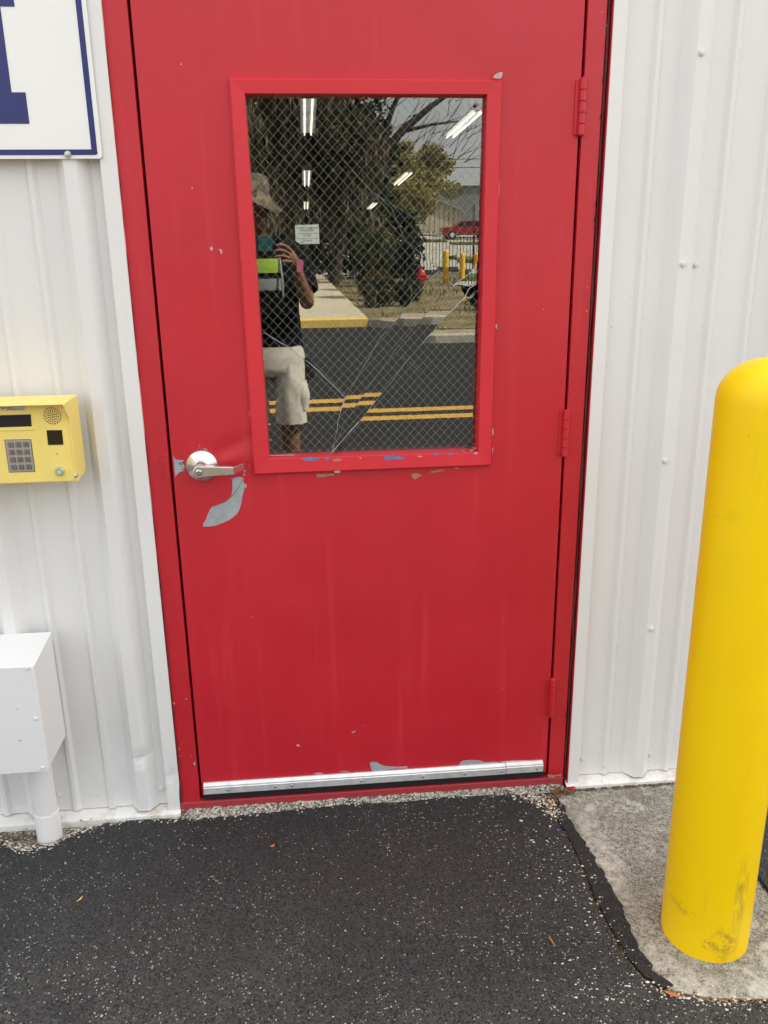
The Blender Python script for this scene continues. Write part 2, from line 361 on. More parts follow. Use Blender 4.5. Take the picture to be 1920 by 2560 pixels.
M_BLACK = mat('black_rubber', (.012, .012, .014), .55, bump=.4, bscale=150, bdist=.0004)
M_DARK = mat('black_gap', (.006, .006, .006), .8)
M_CAULK = mat('brown_old_caulk', (.085, .022, .020), .8, var=.4, vscale=80, bump=.8, bscale=160, bdist=.002)
M_SIGNW = mat('sign_white', (.84, .84, .81), .30, var=.02, vscale=5); M_SIGNB = mat('sign_blue', (.018, .023, .14), .28, var=.08, vscale=6)
M_SCREW = mat('painted_screw', (.70, .69, .66), .4, var=.1, vscale=200); M_ZINC = mat('zinc_screw', (.55, .54, .50), .35, .9)
M_LCD = mat('dark_display_glass', (.018, .017, .022), .08, spec=.6); M_BLKGLASS = mat('black_window', (.006, .006, .007), .12, spec=.5)
M_KEYPLATE = mat('keypad_plate_metal', (.46, .43, .42), .36, .6); M_KEY = mat('grey_key_metal', (.30, .29, .28), .28, .75, var=.15, vscale=90); M_INK = mat('dark_ink', (.02, .02, .02), .6)
M_LABEL = mat('pinkish_label', (.74, .62, .48), .45); M_GREENRING = mat('pale_green_button', (.36, .50, .34), .35, .3, var=.2, vscale=200); M_GOLD = mat('label_yellow', (.72, .62, .15), .5)
M_PAPER = mat('white_paper', (.86, .88, .84), .7)

# ================================================================== SETTING: ground
def skirted(name, outline, z, m, depth=.02, holes=None):
    v, f = ngon_sheet(outline, z, holes); b = MB().add(v, f)
    for lp in [outline] + (holes or []):
        n = len(lp); vs = [(x, y, z) for x, y in lp] + [(x, y, z - depth) for x, y in lp]
        b.add(vs, [(i, (i+1) % n, (i+1) % n + n, i + n) for i in range(n)])
    return kind(b.build(name, m, fix=False), 'structure')
kind(MB().add([(-90, -95, -.04), (90, -95, -.04), (90, 40, -.04), (-90, 40, -.04)], [(0, 1, 2, 3)]).build('ground', mat('bare_ground', (.18, .15, .11), .9, var=.3, vscale=1), fix=False), 'structure')
edgeL = [(-30, -.06), (-1.6, -.06), (-1.3, -.062), (-1.103, -.075), (-1.06, -.105), (-1.031, -.122), (-.981, -.118), (-.93, -.10), (-.905, -.07), (-.87, -.048), (-.81, -.028), (-.75, -.020), (-.68, -.017), (-.62, -.030)]
edgeD = [(-.62, -.028), (-.55, -.038), (-.40, -.034), (-.28, -.024), (-.15, -.014), (0, -.017), (.2, -.013), (.34, -.015), (.42, -.026), (.46, -.058), (.495, -.105)]
crackO = [(.495, -.105), (.515, -.16), (.524, -.222), (.526, -.375), (.521, -.484), (.526, -.579), (.532, -.663), (.548, -.720), (.575, -.765)]
padBot = [(.575, -.765), (.62, -.786), (.69, -.808), (.81, -.822), (.93, -.820), (1.005, -.800)]
padRight = [(1.005, -.800), (.99, -.66), (.985, -.50), (.992, -.35), (1.0, -.15), (1.0, -.03)]
drive = subdiv_line(edgeL[2:], .012, .0045, 3)
drive = edgeL[:2] + drive[:-1] + subdiv_line(edgeD, .012, .0040, 4)[:-1] + subdiv_line(crackO, .015, .0030, 5)[:-1] + subdiv_line(padBot, .018, .003, 6)[:-1] + padRight + [(30, -.03), (30, -3.2), (-30, -3.2)]
skirted('driveway', drive[::-1], 0.0, M_ASPH)
kind(MB().add([(-60, -13.4, 0), (60, -13.4, 0), (60, -3.2, 0), (-60, -3.2, 0)], [(0, 1, 2, 3)]).build('road', M_ROAD, fix=False), 'structure')
kind(MB().add([(-30, -.5, -.013), (1.02, -.9, -.013), (1.02, .02, -.013), (-30, .02, -.013)], [(0, 1, 2, 3)]).build('gravel_bed', M_GRAVEL, fix=False), 'structure')
# concrete apron under the bollard, with the black sealer band lapped on to its left edge and a crack full of crud between band and driveway
padL = [(.540, -.005), (.542, -.072), (.544, -.158), (.558, -.24), (.568, -.351), (.577, -.464), (.573, -.556), (.569, -.626), (.577, -.715), (.590, -.742)]
pad_bot_in = [(.590, -.752), (.63, -.772), (.69, -.792), (.81, -.806), (.93, -.805), (.99, -.785)]
skirted('concrete_apron', [(.553, -.003), (.560, -.24), (.567, -.40), (.567, -.70), (.584, -.745)] + pad_bot_in + [(.978, -.66), (.974, -.50), (.98, -.35), (.985, -.15), (.985, -.003)], -.004, M_PAD)
bandR = subdiv_line([(.556, -.055), (.560, -.16), (.566, -.24), (.576, -.351), (.585, -.464), (.581, -.556), (.577, -.626), (.585, -.715), (.612, -.752)], .012, .0055, 8)
bandL = subdiv_line([(x_ + .0075, y_) for x_, y_ in crackO[1:-1]] + [(.586, -.757)], .015, .003, 9)
skirted('sealer_band', bandL + bandR[::-1], .001, M_SEAL, .008)
kind(MB().add([(.50, -.78, -.009), (.60, -.78, -.009), (.60, -.04, -.009), (.50, -.04, -.009)], [(0, 1, 2, 3)]).build('crack_filling', M_CRUD, fix=False), 'structure')
kind(MB().add([(.58, -.83, -.0085), (1.01, -.83, -.0085), (1.01, -.75, -.0085), (.58, -.75, -.0085)], [(0, 1, 2, 3)]).build('edge_filling', M_CRUD, fix=False), 'structure')

# ================================================================== BUILDING
BLD = thing('metal_building', 'white ribbed metal building wall around the red door', 'building', (0, .1, 0))
RIB = .032; FLAT = .022
def rib_profile(x0, x1, c0):
    pts = []
    k0 = math.floor((x0 - c0) / .305) - 1; k1 = math.ceil((x1 - c0) / .305) + 1
    for k in range(k0, k1 + 1):
        c = c0 + k * .305
        for dx, h in ((-.1145, 0), (-.1055, .0092), (-.0955, .0092), (-.0865, 0), (-.0410, 0), (-.0145, RIB), (.0145, RIB), (.0410, 0), (.0865, 0), (.0955, .0092), (.1055, .0092), (.1145, 0)):
            pts.append((c + dx, h))
    out = []
    def val(x):
        for (a, h), (b, g) in zip(pts[:-1], pts[1:]):
            if a <= x <= b: return h + (g - h) * (x - a) / max(1e-9, b - a)
        return 0
    out.append((x0, val(x0))); out += [(x, h) for x, h in pts if x0 < x < x1]; out.append((x1, val(x1)))
    return out
ZROWS = [.020, .05, .09, .13, .16, .18, .20, .22, .24, .28, .34, .5, .8, 1.2, 1.6, 2.0, 2.32, 4.6]
def wall_panel(x0, x1, c0, z0=.020, off=0.0, dent=None):
    pr = rib_profile(x0, x1, c0); zs = [z0] + [z for z in ZROWS if z > z0 + .001]; vs, fs = [], []
    for z in zs:
        for x, h in pr:
            y = FLAT - h - off
            if dent: y += dent[3] * math.exp(-((x-dent[0])/dent[2])**2 - ((z-dent[1])/(dent[2]))**2)
            vs.append((x, y, z))
    n = len(pr)
    for j in range(len(zs)-1):
        for i in range(n-1): fs.append((j*n+i, j*n+i+1, (j+1)*n+i+1, (j+1)*n+i))
    return MB().add(vs, fs).build('wall_panel', M_WALL, BLD, fix=False)
wall_panel(.608, .8025, .826); wall_panel(.800, 1.717, .826, off=.0012); wall_panel(1.7145, 12, .826)
wall_panel(-1.517, -.606, -.703, dent=(-.694, .20, .022, .010)); wall_panel(-9, -1.5145, -.703, off=.0012)
wall_panel(-.606, .608, .826, z0=2.36)
# jamb trims: a folded white strip each side of the frame, the right one with its return painted red
MB().add([(.5985, -.010, .014), (.6325, -.010, .013), (.6325, .021, .018), (.5985, .05, .016), (.5985, -.010, 2.34), (.6325, -.010, 2.34), (.6325, .021, 2.34), (.5985, .05, 2.34)],
         [(0, 1, 5, 4), (1, 2, 6, 5), (2, 3, 7, 6), (3, 0, 4, 7), (4, 5, 6, 7), (3, 2, 1, 0)]).build('jamb_trim', M_TRIM, BLD, bevel=.0015)
b = MB(); vs = []; fs = []
rows = [.011, .06, .105, .135, .165, .22, .4, 1, 1.6, 2.34]; 
for z in rows:
    d = .006 * math.exp(-((z - .135) / .03) ** 2); xe = -.5935 - (.004 if z < .1 else 0)
    vs += [(-.634 - (.002 if z < .1 else 0), .021, z), (-.632, -.010 + d*.3, z), (-.612, -.010 + d, z), (xe, -.010 + d*.2, z), (xe, .05, z)]
for j in range(len(rows)-1):
    for i in range(4): fs.append((j*5+i, j*5+i+1, (j+1)*5+i+1, (j+1)*5+i))
b.add(vs, fs).build('jamb_trim', M_TRIM, BLD, fix=False)
MB().prism_xz([(.5965, -.004), (.5980, -.004), (.5980, 2.34), (.5965, 2.34)], -.0085, .045).build('painted_edge', M_REDF, BLD)
MB().box(-.632, .632, -.010, .03, 2.34, 2.38).build('head_trim', M_TRIM, BLD)
# base trim: sloping ledge and drip face
def base_trim(x0, x1, zs=0.0):
    poly = [(.03, .019), (-.019, .012), (-.022, .009), (-.022, -.012+zs), (-.018, -.012+zs), (-.018, .005), (.03, .010)]
    return MB().prism_yz(poly, x0, x1).build('base_trim', M_BASE, BLD, bevel=.001)
base_trim(.592, 12); base_trim(-9, -.596)
MB().prism_xz(wobble([(.592, -.0115), (.592, .0105), (.615, .0105), (.621, .004), (.610, .001), (.612, -.006), (.604, -.0115)], .001, 2), -.0226, -.0221).build('paint_smear', M_REDW, BLD)
# screws in the sheeting
def screw(x, z, y, parent=BLD, m=M_SCREW, r=.0062, name='screw'):
    MB().lathe([(r*1.45, 0), (r*1.45, -.0018), (r*.98, -.0022), (r*.92, -.0062), (r*.6, -.0068)], (x, y, z), 'y', 10, cap0=False).build(name, m, parent, smooth=True)
RF = FLAT - RIB - .0012
for x, z in ((.823, 2.063), (.823, 1.571), (.822, 1.044), (.826, .531)): screw(x, z, RF)
screw(.872, 1.569, FLAT-.0012); screw(.873, .078, FLAT-.0012); screw(.653, .078, FLAT); screw(-.653, .072, FLAT); screw(-.952, .074, FLAT)
for x, z in ((1.131, 2.063), (1.131, 1.044), (1.131, .531), (-1.008, 1.571)): screw(x, z, RF if x > 0 else FLAT-RIB)
# shell: roof, side and back walls, floor, ceiling and dark inner walls, so the room behind the glass is closed
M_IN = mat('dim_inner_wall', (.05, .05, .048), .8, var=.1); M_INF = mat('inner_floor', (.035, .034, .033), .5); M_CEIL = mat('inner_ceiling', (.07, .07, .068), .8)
MB().box(-9, 12, .13, 26, 4.6, 4.75).build('roof', mat('roof_metal', (.5, .5, .5), .5), BLD)
MB().box(-9, -8.9, .05, 26, -.03, 4.6).build('side_wall', M_WALL, BLD); MB().box(11.9, 12, .05, 26, -.03, 4.6).build('side_wall', M_WALL, BLD); MB().box(-8.9, 11.9, 25.9, 26, -.03, 4.6).build('back_wall', M_WALL, BLD)
MB().box(-8.9, 11.9, .14, 25.9, -.03, .035).build('floor', M_INF, BLD); MB().box(-8.9, 11.9, .20, 25.9, 3.05, 3.15).build('ceiling', M_CEIL, BLD)
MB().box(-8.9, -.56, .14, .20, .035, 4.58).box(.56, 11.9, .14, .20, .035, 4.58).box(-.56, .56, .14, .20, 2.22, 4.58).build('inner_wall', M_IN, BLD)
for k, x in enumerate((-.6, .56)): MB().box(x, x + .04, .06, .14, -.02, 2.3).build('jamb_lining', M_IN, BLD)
# storage corridor inside: two rows of unit doors seen dimly through the glass
for x, s in ((-2.4, 1), (3.6, -1)):
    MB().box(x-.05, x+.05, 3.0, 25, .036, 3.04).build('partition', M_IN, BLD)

# ------------------------------------------------------------------ door frame (fixed to the building)
FR = MB().box(-.5955, -.538, 0, .14, -.012, 2.24).build('door_frame', M_REDF, BLD, bevel=.002)
MB().box(.538, .5855, 0, .14, -.012, 2.24).build('frame_jamb', M_REDF, FR, bevel=.002)
MB().box(-.538, .538, 0, .14, 2.190, 2.24).build('frame_head', M_REDF, FR, bevel=.002)
MB().box(-.538, -.516, .052, .14, .03, 2.19).box(.516, .538, .052, .14, .03, 2.19).box(-.516, .516, .052, .14, 2.17, 2.19).build('frame_stop', M_DARK, FR)
MB().box(-.597, .583, -.008, .14, -.02, .036).build('threshold', M_REDWORN, FR, bevel=.003)
rnd = random.Random(5)
pts = [( .5905 + rnd.uniform(-.0012, .0012), .002 + rnd.uniform(-.002, .002), z*.045) for z in range(0, 51)]
MB().tube(pts, [.0030 + rnd.uniform(-.0014, .0012) for _ in pts], 6).build('caulk_bead', M_CAULK, FR, smooth=True)
pts = [(-.5945 + rnd.uniform(-.0008, .0008), -.003 + rnd.uniform(-.001, .001), .02 + z*.045) for z in range(0, 51)]
MB().tube(pts, [.0018 + rnd.uniform(-.001, .0012) + (.0022 if i < 18 else 0) for i, _ in enumerate(pts)], 6).build('caulk_bead', M_CAULK, FR, smooth=True)
for k in range(16):                                      # dark ragged nicks down both outer edges of the frame
    z = rnd.uniform(.05, .75) if k < 10 else rnd.uniform(.2, 2.0); h_ = rnd.uniform(.006, .020); w_ = rnd.uniform(.002, .005); e = -.5945 if k < 10 else .5845; d_ = 1 if k < 10 else -1
    MB().prism_xz([(e, z), (e + d_*w_, z + h_*.25), (e + d_*w_*.7, z + h_*.7), (e, z + h_)], -.0014, -.0002).build('worn_nick', M_CAULK, FR)
# strike plate, painted over
SP = MB().prism_xz([(-.559, 1.022), (-.5385, 1.016), (-.5385, 1.106), (-.563, 1.106)], -.0022, 0).build('strike_plate', M_REDF, FR, bevel=.0008)
MB().prism_xz([(-.5515, 1.040), (-.5395, 1.036), (-.5395, 1.094), (-.5545, 1.094)], -.0045, -.002).build('strike_lip', M_REDF, SP, bevel=.0008)

# ================================================================== RED DOOR
DOOR = thing('red_door', 'scratched red steel door with a cracked wired glass window', 'door', (0, .02, .05))
LX, LZ0, LZ1 = .5305, .052, 2.183
OX0, OX1, OZ0, OZ1 = -.288, .298, 1.081, 1.976          # cut-out for the window
def dent(x, z):
    y = .003
    d = lambda a, b, sx, sz, th=0: math.exp(-(((x-a)*math.cos(th)+(z-b)*math.sin(th))/sx)**2 - ((-(x-a)*math.sin(th)+(z-b)*math.cos(th))/sz)**2)
    y += .0050 * d(-.385, 1.118, .075, .022, .42) - .0018 * d(-.37, 1.085, .075, .020, .35)      # crease from the lever to the window corner
    y += .0020 * d(-.33, 1.03, .05, .05) + .0014 * d(-.40, 1.24, .10, .09)
    y += .0012 * d(-.25, .72, .10, .035) + .0010 * d(.1, .45, .2, .1) + .0012 * d(-.28, .22, .09, .05)
    y += .0010 * mnoise.noise(Vector((x*2.6, z*1.7, 3.1)))
    return y
def axis_lines(a, b, cuts, coarse, fine, f0, f1):
    s = {a, b, *cuts}; x = a
    while x < b:
        s.add(round(x, 5)); x += fine if f0 < x < f1 else coarse
    out = sorted(s); keep = [out[0]]
    for v in out[1:]:
        if v - keep[-1] > .0025 or v in cuts or v == b:
            if v - keep[-1] <= .0025 and keep[-1] not in cuts and keep[-1] != a: keep[-1] = v
            else: keep.append(v)
    return keep
xs = axis_lines(-LX, LX, [OX0, OX1], .03, .009, -.531, -.24); zs = axis_lines(LZ0, LZ1, [OZ0, OZ1], .03, .009, .95, 1.32)
vs = [(x, dent(x, z), z) for z in zs for x in xs]; n = len(xs); fs = []
for j in range(len(zs)-1):
    for i in range(n-1):
        if OX0 - 1e-6 <= xs[i] < OX1 - 1e-6 and OZ0 - 1e-6 <= zs[j] < OZ1 - 1e-6: continue
        fs.append((j*n+i, j*n+i+1, (j+1)*n+i+1, (j+1)*n+i))
b = MB().add(vs, fs)
ring = [(i, 0) for i in range(n)] + [(n-1, j) for j in range(1, len(zs))] + [(i, len(zs)-1) for i in range(n-2, -1, -1)] + [(0, j) for j in range(len(zs)-2, 0, -1)]
rv = [vs[j*n+i] for i, j in ring] + [(xs[i], .047, zs[j]) for i, j in ring]; k = len(ring)
b.add(rv, [(i, i+k, (i+1) % k + k, (i+1) % k) for i in range(k)])
b.add([(-LX, .047, LZ0), (OX0, .047, LZ0), (OX0, .047, LZ1), (-LX, .047, LZ1)], [(0, 3, 2, 1)]); b.add([(OX1, .047, LZ0), (LX, .047, LZ0), (LX, .047, LZ1), (OX1, .047, LZ1)], [(0, 3, 2, 1)])
b.add([(OX0, .047, LZ0), (OX1, .047, LZ0), (OX1, .047, OZ0), (OX0, .047, OZ0)], [(0, 3, 2, 1)]); b.add([(OX0, .047, OZ1), (OX1, .047, OZ1), (OX1, .047, LZ1), (OX0, .047, LZ1)], [(0, 3, 2, 1)])
LEAF = b.build('door_leaf', M_RED, DOOR, fix=False, smooth=True, angle=30)

# window frame: four mitred rails
WO = [(-.3165, 1.0455), (.3285, 1.0480), (.3325, 2.0020), (-.3185, 2.0030)]      # outer corners BL, BR, TR, TL
WI = [(-.2745, 1.0885), (.2930, 1.0865), (.2965, 1.9700), (-.2835, 1.9700)]      # inner corners
WF = MB().box(-.3, -.299, .0475, .049, 1.06, 1.99).build('window_frame', M_REDW, DOOR)
sec = [(-.02, .0025), (0, .0028), (0, -.0075), (.10, -.0115), (.97, -.0095), (1.0, -.0082), (1.03, .0450)]
def rail(a, bb):
    vs = []
    for c in (a, bb):
        o, i = Vector(WO[c]), Vector(WI[c])
        for t, y in sec:
            q = o + (i - o) * t; vs.append((q.x, y, q.y))
    m = len(sec); return MB().add(vs, [(q, q+1, q+1+m, q+m) for q in range(m-1)]).build('frame_rail', M_REDW, WF, fix=True)
for a, c in ((0, 1), (1, 2), (2, 3), (3, 0)): rail(a, c)

# cracked wired glass: shards, each a plate with a tiny tilt of its own, a hole knocked out at the right
def glass_mat():
    m = bpy.data.materials.new('wired_glass'); m.use_nodes = True; t = m.node_tree; t.nodes.clear()
    o = t.nodes.new('ShaderNodeOutputMaterial'); mx = t.nodes.new('ShaderNodeMixShader'); tr = t.nodes.new('ShaderNodeBsdfTransparent'); gl = t.nodes.new('ShaderNodeBsdfGlossy')
    tr.inputs['Color'].default_value = (.88, .91, .88, 1); gl.inputs['Roughness'].default_value = 0.0; gl.inputs['Color'].default_value = (.98, 1.0, .96, 1)
    lw = t.nodes.new('ShaderNodeLayerWeight'); lw.inputs['Blend'].default_value = .5; N = Nodes(t)
    fac = N.addn(N.mul(N.op('POWER', lw.outputs['Facing'], 5.0), 1 - GLASS_R0), GLASS_R0); t.links.new(fac, mx.inputs[0]); t.links.new(tr.outputs[0], mx.inputs[1]); t.links.new(gl.outputs[0], mx.inputs[2]); t.links.new(mx.outputs[0], o.inputs['Surface']); return m
GLASS_R0 = .20
M_GLASS = glass_mat(); M_WIRE = mat('glass_wire', (.50, .51, .47), .5, .1); M_CRACK = mat('crack_edge', (.30, .37, .36), .2, spec=.8); M_CRACKW = mat('crack_white', (.58, .62, .62), .25, spec=.8)
PT, PY = rad(1.0), rad(0.8)                              # the loose pane leans a little in its frame
NRM = Vector((-math.sin(PY), 1, math.sin(PT))).normalized(); PO = Vector((.003, .022, 1.535))
def on_pane(px, py, off=0.0):
    d = at(px, py, 0) - CAM_POS; q = PO + NRM * off; return CAM_POS + d * ((q - CAM_POS).dot(NRM) / d.dot(NRM))
EL, ER, ET, EB = 612, 1211, 240, 1152                    # pane edges run under the rails
pB = [(1098, 676), (1083, 690), (1043, 734), (999, 792), (948, 849), (906, 920), (864, 994)]; pBl = [(851, 1030), (829, 1134), (826, EB)]
pA = [(EL+20, 819), (659, 831), (720, 868), (784, 916), (830, 960), (864, 994)]
pD = [(935, 482), (980, 520), (1012, 600), (1060, 640), (1098, 676)]; pE = [(935, 482), (1060, 560), (1138, 620), (1148, 690), (1134, 713)]
pE1 = [(1134, 713), (1148, 702), (1163, 694), (1189, 665), (ER-16, 648)]; pB2 = [(1134, 713), (1090, 760), (1045, 807), (986, 878), (931, 954), (858, 1064), (832, 1128)]
pC = [(1163, 742), (1121, 785), (1064, 848), (1020, 899), (952, 988), (897, 1055), (832, 1128)]
SH = {
 'main': ([(EL, ET), (ER, ET), pE1[-1]] + pE1[::-1][1:] + pE[::-1][1:] + pD[1:] + pB[1:] + pA[::-1][1:], 0, 0, 0),
 'tri': (pD[::-1][:-1] + pE, -.10, .03, .0009),
 'mid1': (pB + pBl[:2] + pB2[::-1], -.16, .02, .0009),
 'mid2': (pB2 + pC[::-1][1:] + [(1152, 716)], -.24, .06, .0010),
 'right': (pC[:-1] + [(830, EB), (ER-26, EB), (ER-18, 752), (1184, 734)], .50, -.05, .0022),
 'low': (pA + pBl + [(EL+56, EB)], -.02, -.03, .0004),
 'chip': (pE1 + [(ER-18, 712), (1168, 716), (1150, 712)], .6, 1.2, .001),
}
PANE = MB().box(-.27, .28, .0462, .0468, 1.094, 1.098).build('window_glass', M_DARK, DOOR)
for nm, (poly, dp, dy, back) in SH.items():
    q = [on_pane(x, y) for x, y in poly]; c = sum(q, Vector()) / len(q)
    n2 = Vector((-math.sin(PY + rad(dy)), 1, math.sin(PT - rad(dp)))).normalized(); rot = NRM.rotation_difference(n2)
    q = [c + rot @ (p - c) + NRM * back for p in q]
    x = MB().add(q, [list(range(len(q)))])
    bm = bmesh.new(); vv = [bm.verts.new(p) for p in q]; es = [bm.edges.new((vv[i], vv[(i+1) % len(vv)])) for i in range(len(vv))]
    bmesh.ops.triangle_fill(bm, use_beauty=True, use_dissolve=False, edges=es); bm.verts.index_update()
    x = MB().add([tuple(v.co) for v in bm.verts], [[v.index for v in f.verts] for f in bm.faces]); bm.free()
    x.build('glass_shard', M_GLASS, PANE, fix=False)
# wires: welded diamond mesh just under the face of the glass
AX = Vector((1, 0, 0)) - NRM * NRM.x; AX.normalize(); AZ = NRM.cross(AX) * -1; AZ = AZ if AZ.z > 0 else -AZ
X0, X1, Z0, Z1 = -.288, .297, -.452, .435; STEP = .0257
def wire(p, q):
    a = PO + AX * p[0] + AZ * p[1] - NRM * .0011; c = PO + AX * q[0] + AZ * q[1] - NRM * .0011; d = (c - a).normalized(); s = d.cross(NRM).normalized() * WIRE_R; t = NRM * WIRE_R
    MB().add([a+s, a+t, a-s, a-t, c+s, c+t, c-s, c-t], [(0, 1, 5, 4), (1, 2, 6, 5), (2, 3, 7, 6), (3, 0, 4, 7)]).build('wire', M_WIRE, PANE, fix=False)
WIRE_R = .00017
for sgn in (1, -1):
    k = -60
    while k < 60:
        c = k * STEP; k += 1; ps = []                    # line  z = sgn*1.0*x + c
        for x in (X0, X1):
            z = sgn * 1.085 * x + c
            if Z0 <= z <= Z1: ps.append((x, z))
        for z in (Z0, Z1):
            x = (z - c) / (sgn * 1.085)
            if X0 < x < X1: ps.append((x, z))
        if len(ps) == 2 and math.hypot(ps[0][0]-ps[1][0], ps[0][1]-ps[1][1]) > .01: wire(*ps)
def crack(pts, w=.0007, m=M_CRACK, seed=0, off=-.0014):
    rnd = random.Random(seed); q = []
    for (a, b2) in zip(pts[:-1], pts[1:]):
        n = max(1, int(math.hypot(b2[0]-a[0], b2[1]-a[1]) / 14))
        for i in range(n): t = i/n; q.append(on_pane(a[0]+(b2[0]-a[0])*t + rnd.uniform(-1.2, 1.2), a[1]+(b2[1]-a[1])*t + rnd.uniform(-1.2, 1.2), off))
    q.append(on_pane(*pts[-1], off))
    MB().tube(q, [w * .8 * rnd.uniform(.25, 1.2) for _ in q], 5).build('glass_crack', m, PANE, fix=False)
crack(pA[1:], .0012, M_CRACK, 1); crack(pB, .0007, M_CRACK, 2); crack(pB[-1:] + pBl[:2], .0006, M_CRACKW, 3); crack(pC, .0007, M_CRACK, 4)
crack(pB2, .0004, M_CRACK, 5); crack(pE, .0004, M_CRACK, 6); crack(pD, .0004, M_CRACK, 7); crack(pE1[:-1], .0008, M_CRACKW, 8)
crack([(897, 1055), (866, 1090), (832, 1130)], .0013, M_CRACKW, 9); crack([(846, 1112), (831, 1132)], .0012, M_CRACK, 19)
crack([(1163, 742), (1172, 722), (1188, 712)], .0011, M_CRACKW, 10); crack([(1163, 742), (1175, 745), (1187, 735)], .0014, M_CRACKW, 11); crack([(1168, 748), (1180, 738), (1187, 728)], .001, M_CRACKW, 12)
crack([(1121, 785), (1140, 765), (1163, 744)], .0014, M_CRACKW, 13); crack([(1128, 708), (1134, 713), (1140, 709)], .0017, M_CRACKW, 14); crack([(1003, 889), (1014, 901)], .0007, M_CRACK, 15); crack([(1024, 905), (1050, 931)], .0005, M_CRACK, 25)
crack([(935, 482), (902, 450), (880, 425)], .0004, M_CRACK, 16); crack([(1160, 712), (1172, 716), (1187, 706)], .0009, M_CRACKW, 17); crack([(648, 1140), (672, 1139), (860, 1135), (1000, 1131)], .0012, M_CRACKW, 18, -.003)
# flaked putty in the corners of the rebate
for k, (px, py, w) in enumerate(((1192, 262, 5), (1197, 275, 3), (1186, 1120, 5), (1179, 1127, 4), (640, 258, 4), (905, 256, 3), (676, 1100, 3), (674, 1060, 3))):
    MB().prism_xz(wobble([xz(px-w, py-2, .01), xz(px+w, py-2, .01), xz(px+w*.6, py+3, .01), xz(px-w*.8, py+3, .01)], .0008, k), .004+.001*k, .012).build('paint_flake', M_PALE if k % 2 else M_CREAM, WF)

# hinges
HB = [.254, 1.067, 1.880]
for z in HB:
    h = MB().box(0.5175, .530, -.0012, .0035, z+.002, z+.125).build('hinge', M_RED, DOOR, bevel=.0008)
    for k in range(5):
        MB().lathe([(.0078, 0), (.0088, .0006), (.0088, .0240), (.0078, .0246)], (.5345, -.0065, z + k*.0254), 'z', 14).build('knuckle', M_RED, h, smooth=True)
    MB().lathe([(.0075, 0), (.0062, .002)], (.5345, -.0065, z+.1268), 'z', 14).lathe([(.0062, -.002), (.0075, 0)], (.5345, -.0065, z), 'z', 14).build('hinge_pin', M_RED, h, smooth=True)

# lever set
LC = (-.4525, 1.0735)
LV = MB().lathe([(.0425, .006), (.0430, 0), (.0425, -.0035), (.0400, -.0070), (.0215, -.0150), (.0200, -.0170)], (LC[0], 0, LC[1]), 'y', 40, cap0=False, cap1=True).build('lever_handle', M_NICKEL, DOOR, smooth=True)
MB().lathe([(.0195, -.0150), (.0195, -.0180), (.0172, -.0190), (.0172, -.0460), (.0160, -.0480)], (LC[0], 0, LC[1]), 'y', 32, cap0=False).build('lever_hub', M_NICKEL, LV, smooth=True)
out = [(LC[0] + .0160*math.cos(a), LC[1] - .0015 + .0160*math.sin(a)) for a in [rad(d) for d in range(62, 299, 12)]]
out += [(LC[0] + .0160*math.cos(rad(298)) + .03, LC[1] - .0140), (-.3645, LC[1] - .0125), (-.3640, LC[1] + .0085), (LC[0] + .03, LC[1] + .0120)]
MB().prism_xz(out, -.0660, -.0470).build('lever', M_NICKEL, LV, bevel=.0022, seg=3)
MB().add([(-.3650, -.0655, LC[1]-.0123), (-.3650, -.0655, LC[1]+.0083), (-.3650, -.0560, LC[1]+.0083), (-.3650, -.0560, LC[1]-.0123),
          (-.3385, -.0195, LC[1]-.0110), (-.3385, -.0195, LC[1]+.0078), (-.3455, -.0170, LC[1]+.0078), (-.3455, -.0170, LC[1]-.0110)],
         [(0, 1, 5, 4), (1, 2, 6, 5), (2, 3, 7, 6), (3, 0, 4, 7), (4, 5, 6, 7), (0, 3, 2, 1)]).build('lever_return', M_NICKEL, LV, bevel=.002, seg=3)
kx, kz = LC[0] - .0005, LC[1] - .0018
MB().lathe([(.0094, -.060), (.0094, -.0664), (.0088, -.0668)], (kx, 0, kz), 'y', 24).build('key_ring', M_DARK, LV, smooth=True)
MB().lathe([(.0082, -.060), (.0082, -.0672), (.0076, -.0676)], (kx, 0, kz), 'y', 24).build('key_cylinder', M_NICKEL, LV, smooth=True)
MB().prism_xz([(kx-.0056, kz+.0006), (kx-.003, kz+.0022), (kx+.0010, kz+.0016), (kx+.0028, kz+.0002), (kx+.0054, kz-.0002), (kx+.0054, kz-.0010), (kx+.002, kz-.0008), (kx, kz+.0002), (kx-.003, kz-.0004), (kx-.0054, kz-.0006)], -.0681, -.0675).build('keyway', M_DARK, LV)

# door sweep: aluminium carrier in two lengths and a rubber blade
SW = MB().box(-.524, .521, -.0050, .0030, .0425, .0680).build('door_sweep', M_BLACK, DOOR, bevel=.001)
for a, c, dz in ((-.5235, .3985, 0), (.4000, .5170, .0008)):
    MB().prism_yz([(.003, .0970+dz), (-.0022, .0972+dz), (-.0088, .0898+dz), (-.0092, .0882+dz), (-.0092, .0856+dz), (-.0112, .0840+dz), (-.0115, .0640+dz), (-.0095, .0620+dz), (.003, .0620+dz)], a, c).build('sweep_carrier', M_ALU, SW, bevel=.0006)
for x in (-.452, -.31, -.26, -.05, .14, .27, .385, .497):
    z = .0745; MB().lathe([(.0042, -.0112), (.0042, -.0126), (.003, -.0134)], (x, 0, z), 'y', 12).build('screw', M_ZINC, SW, smooth=True)

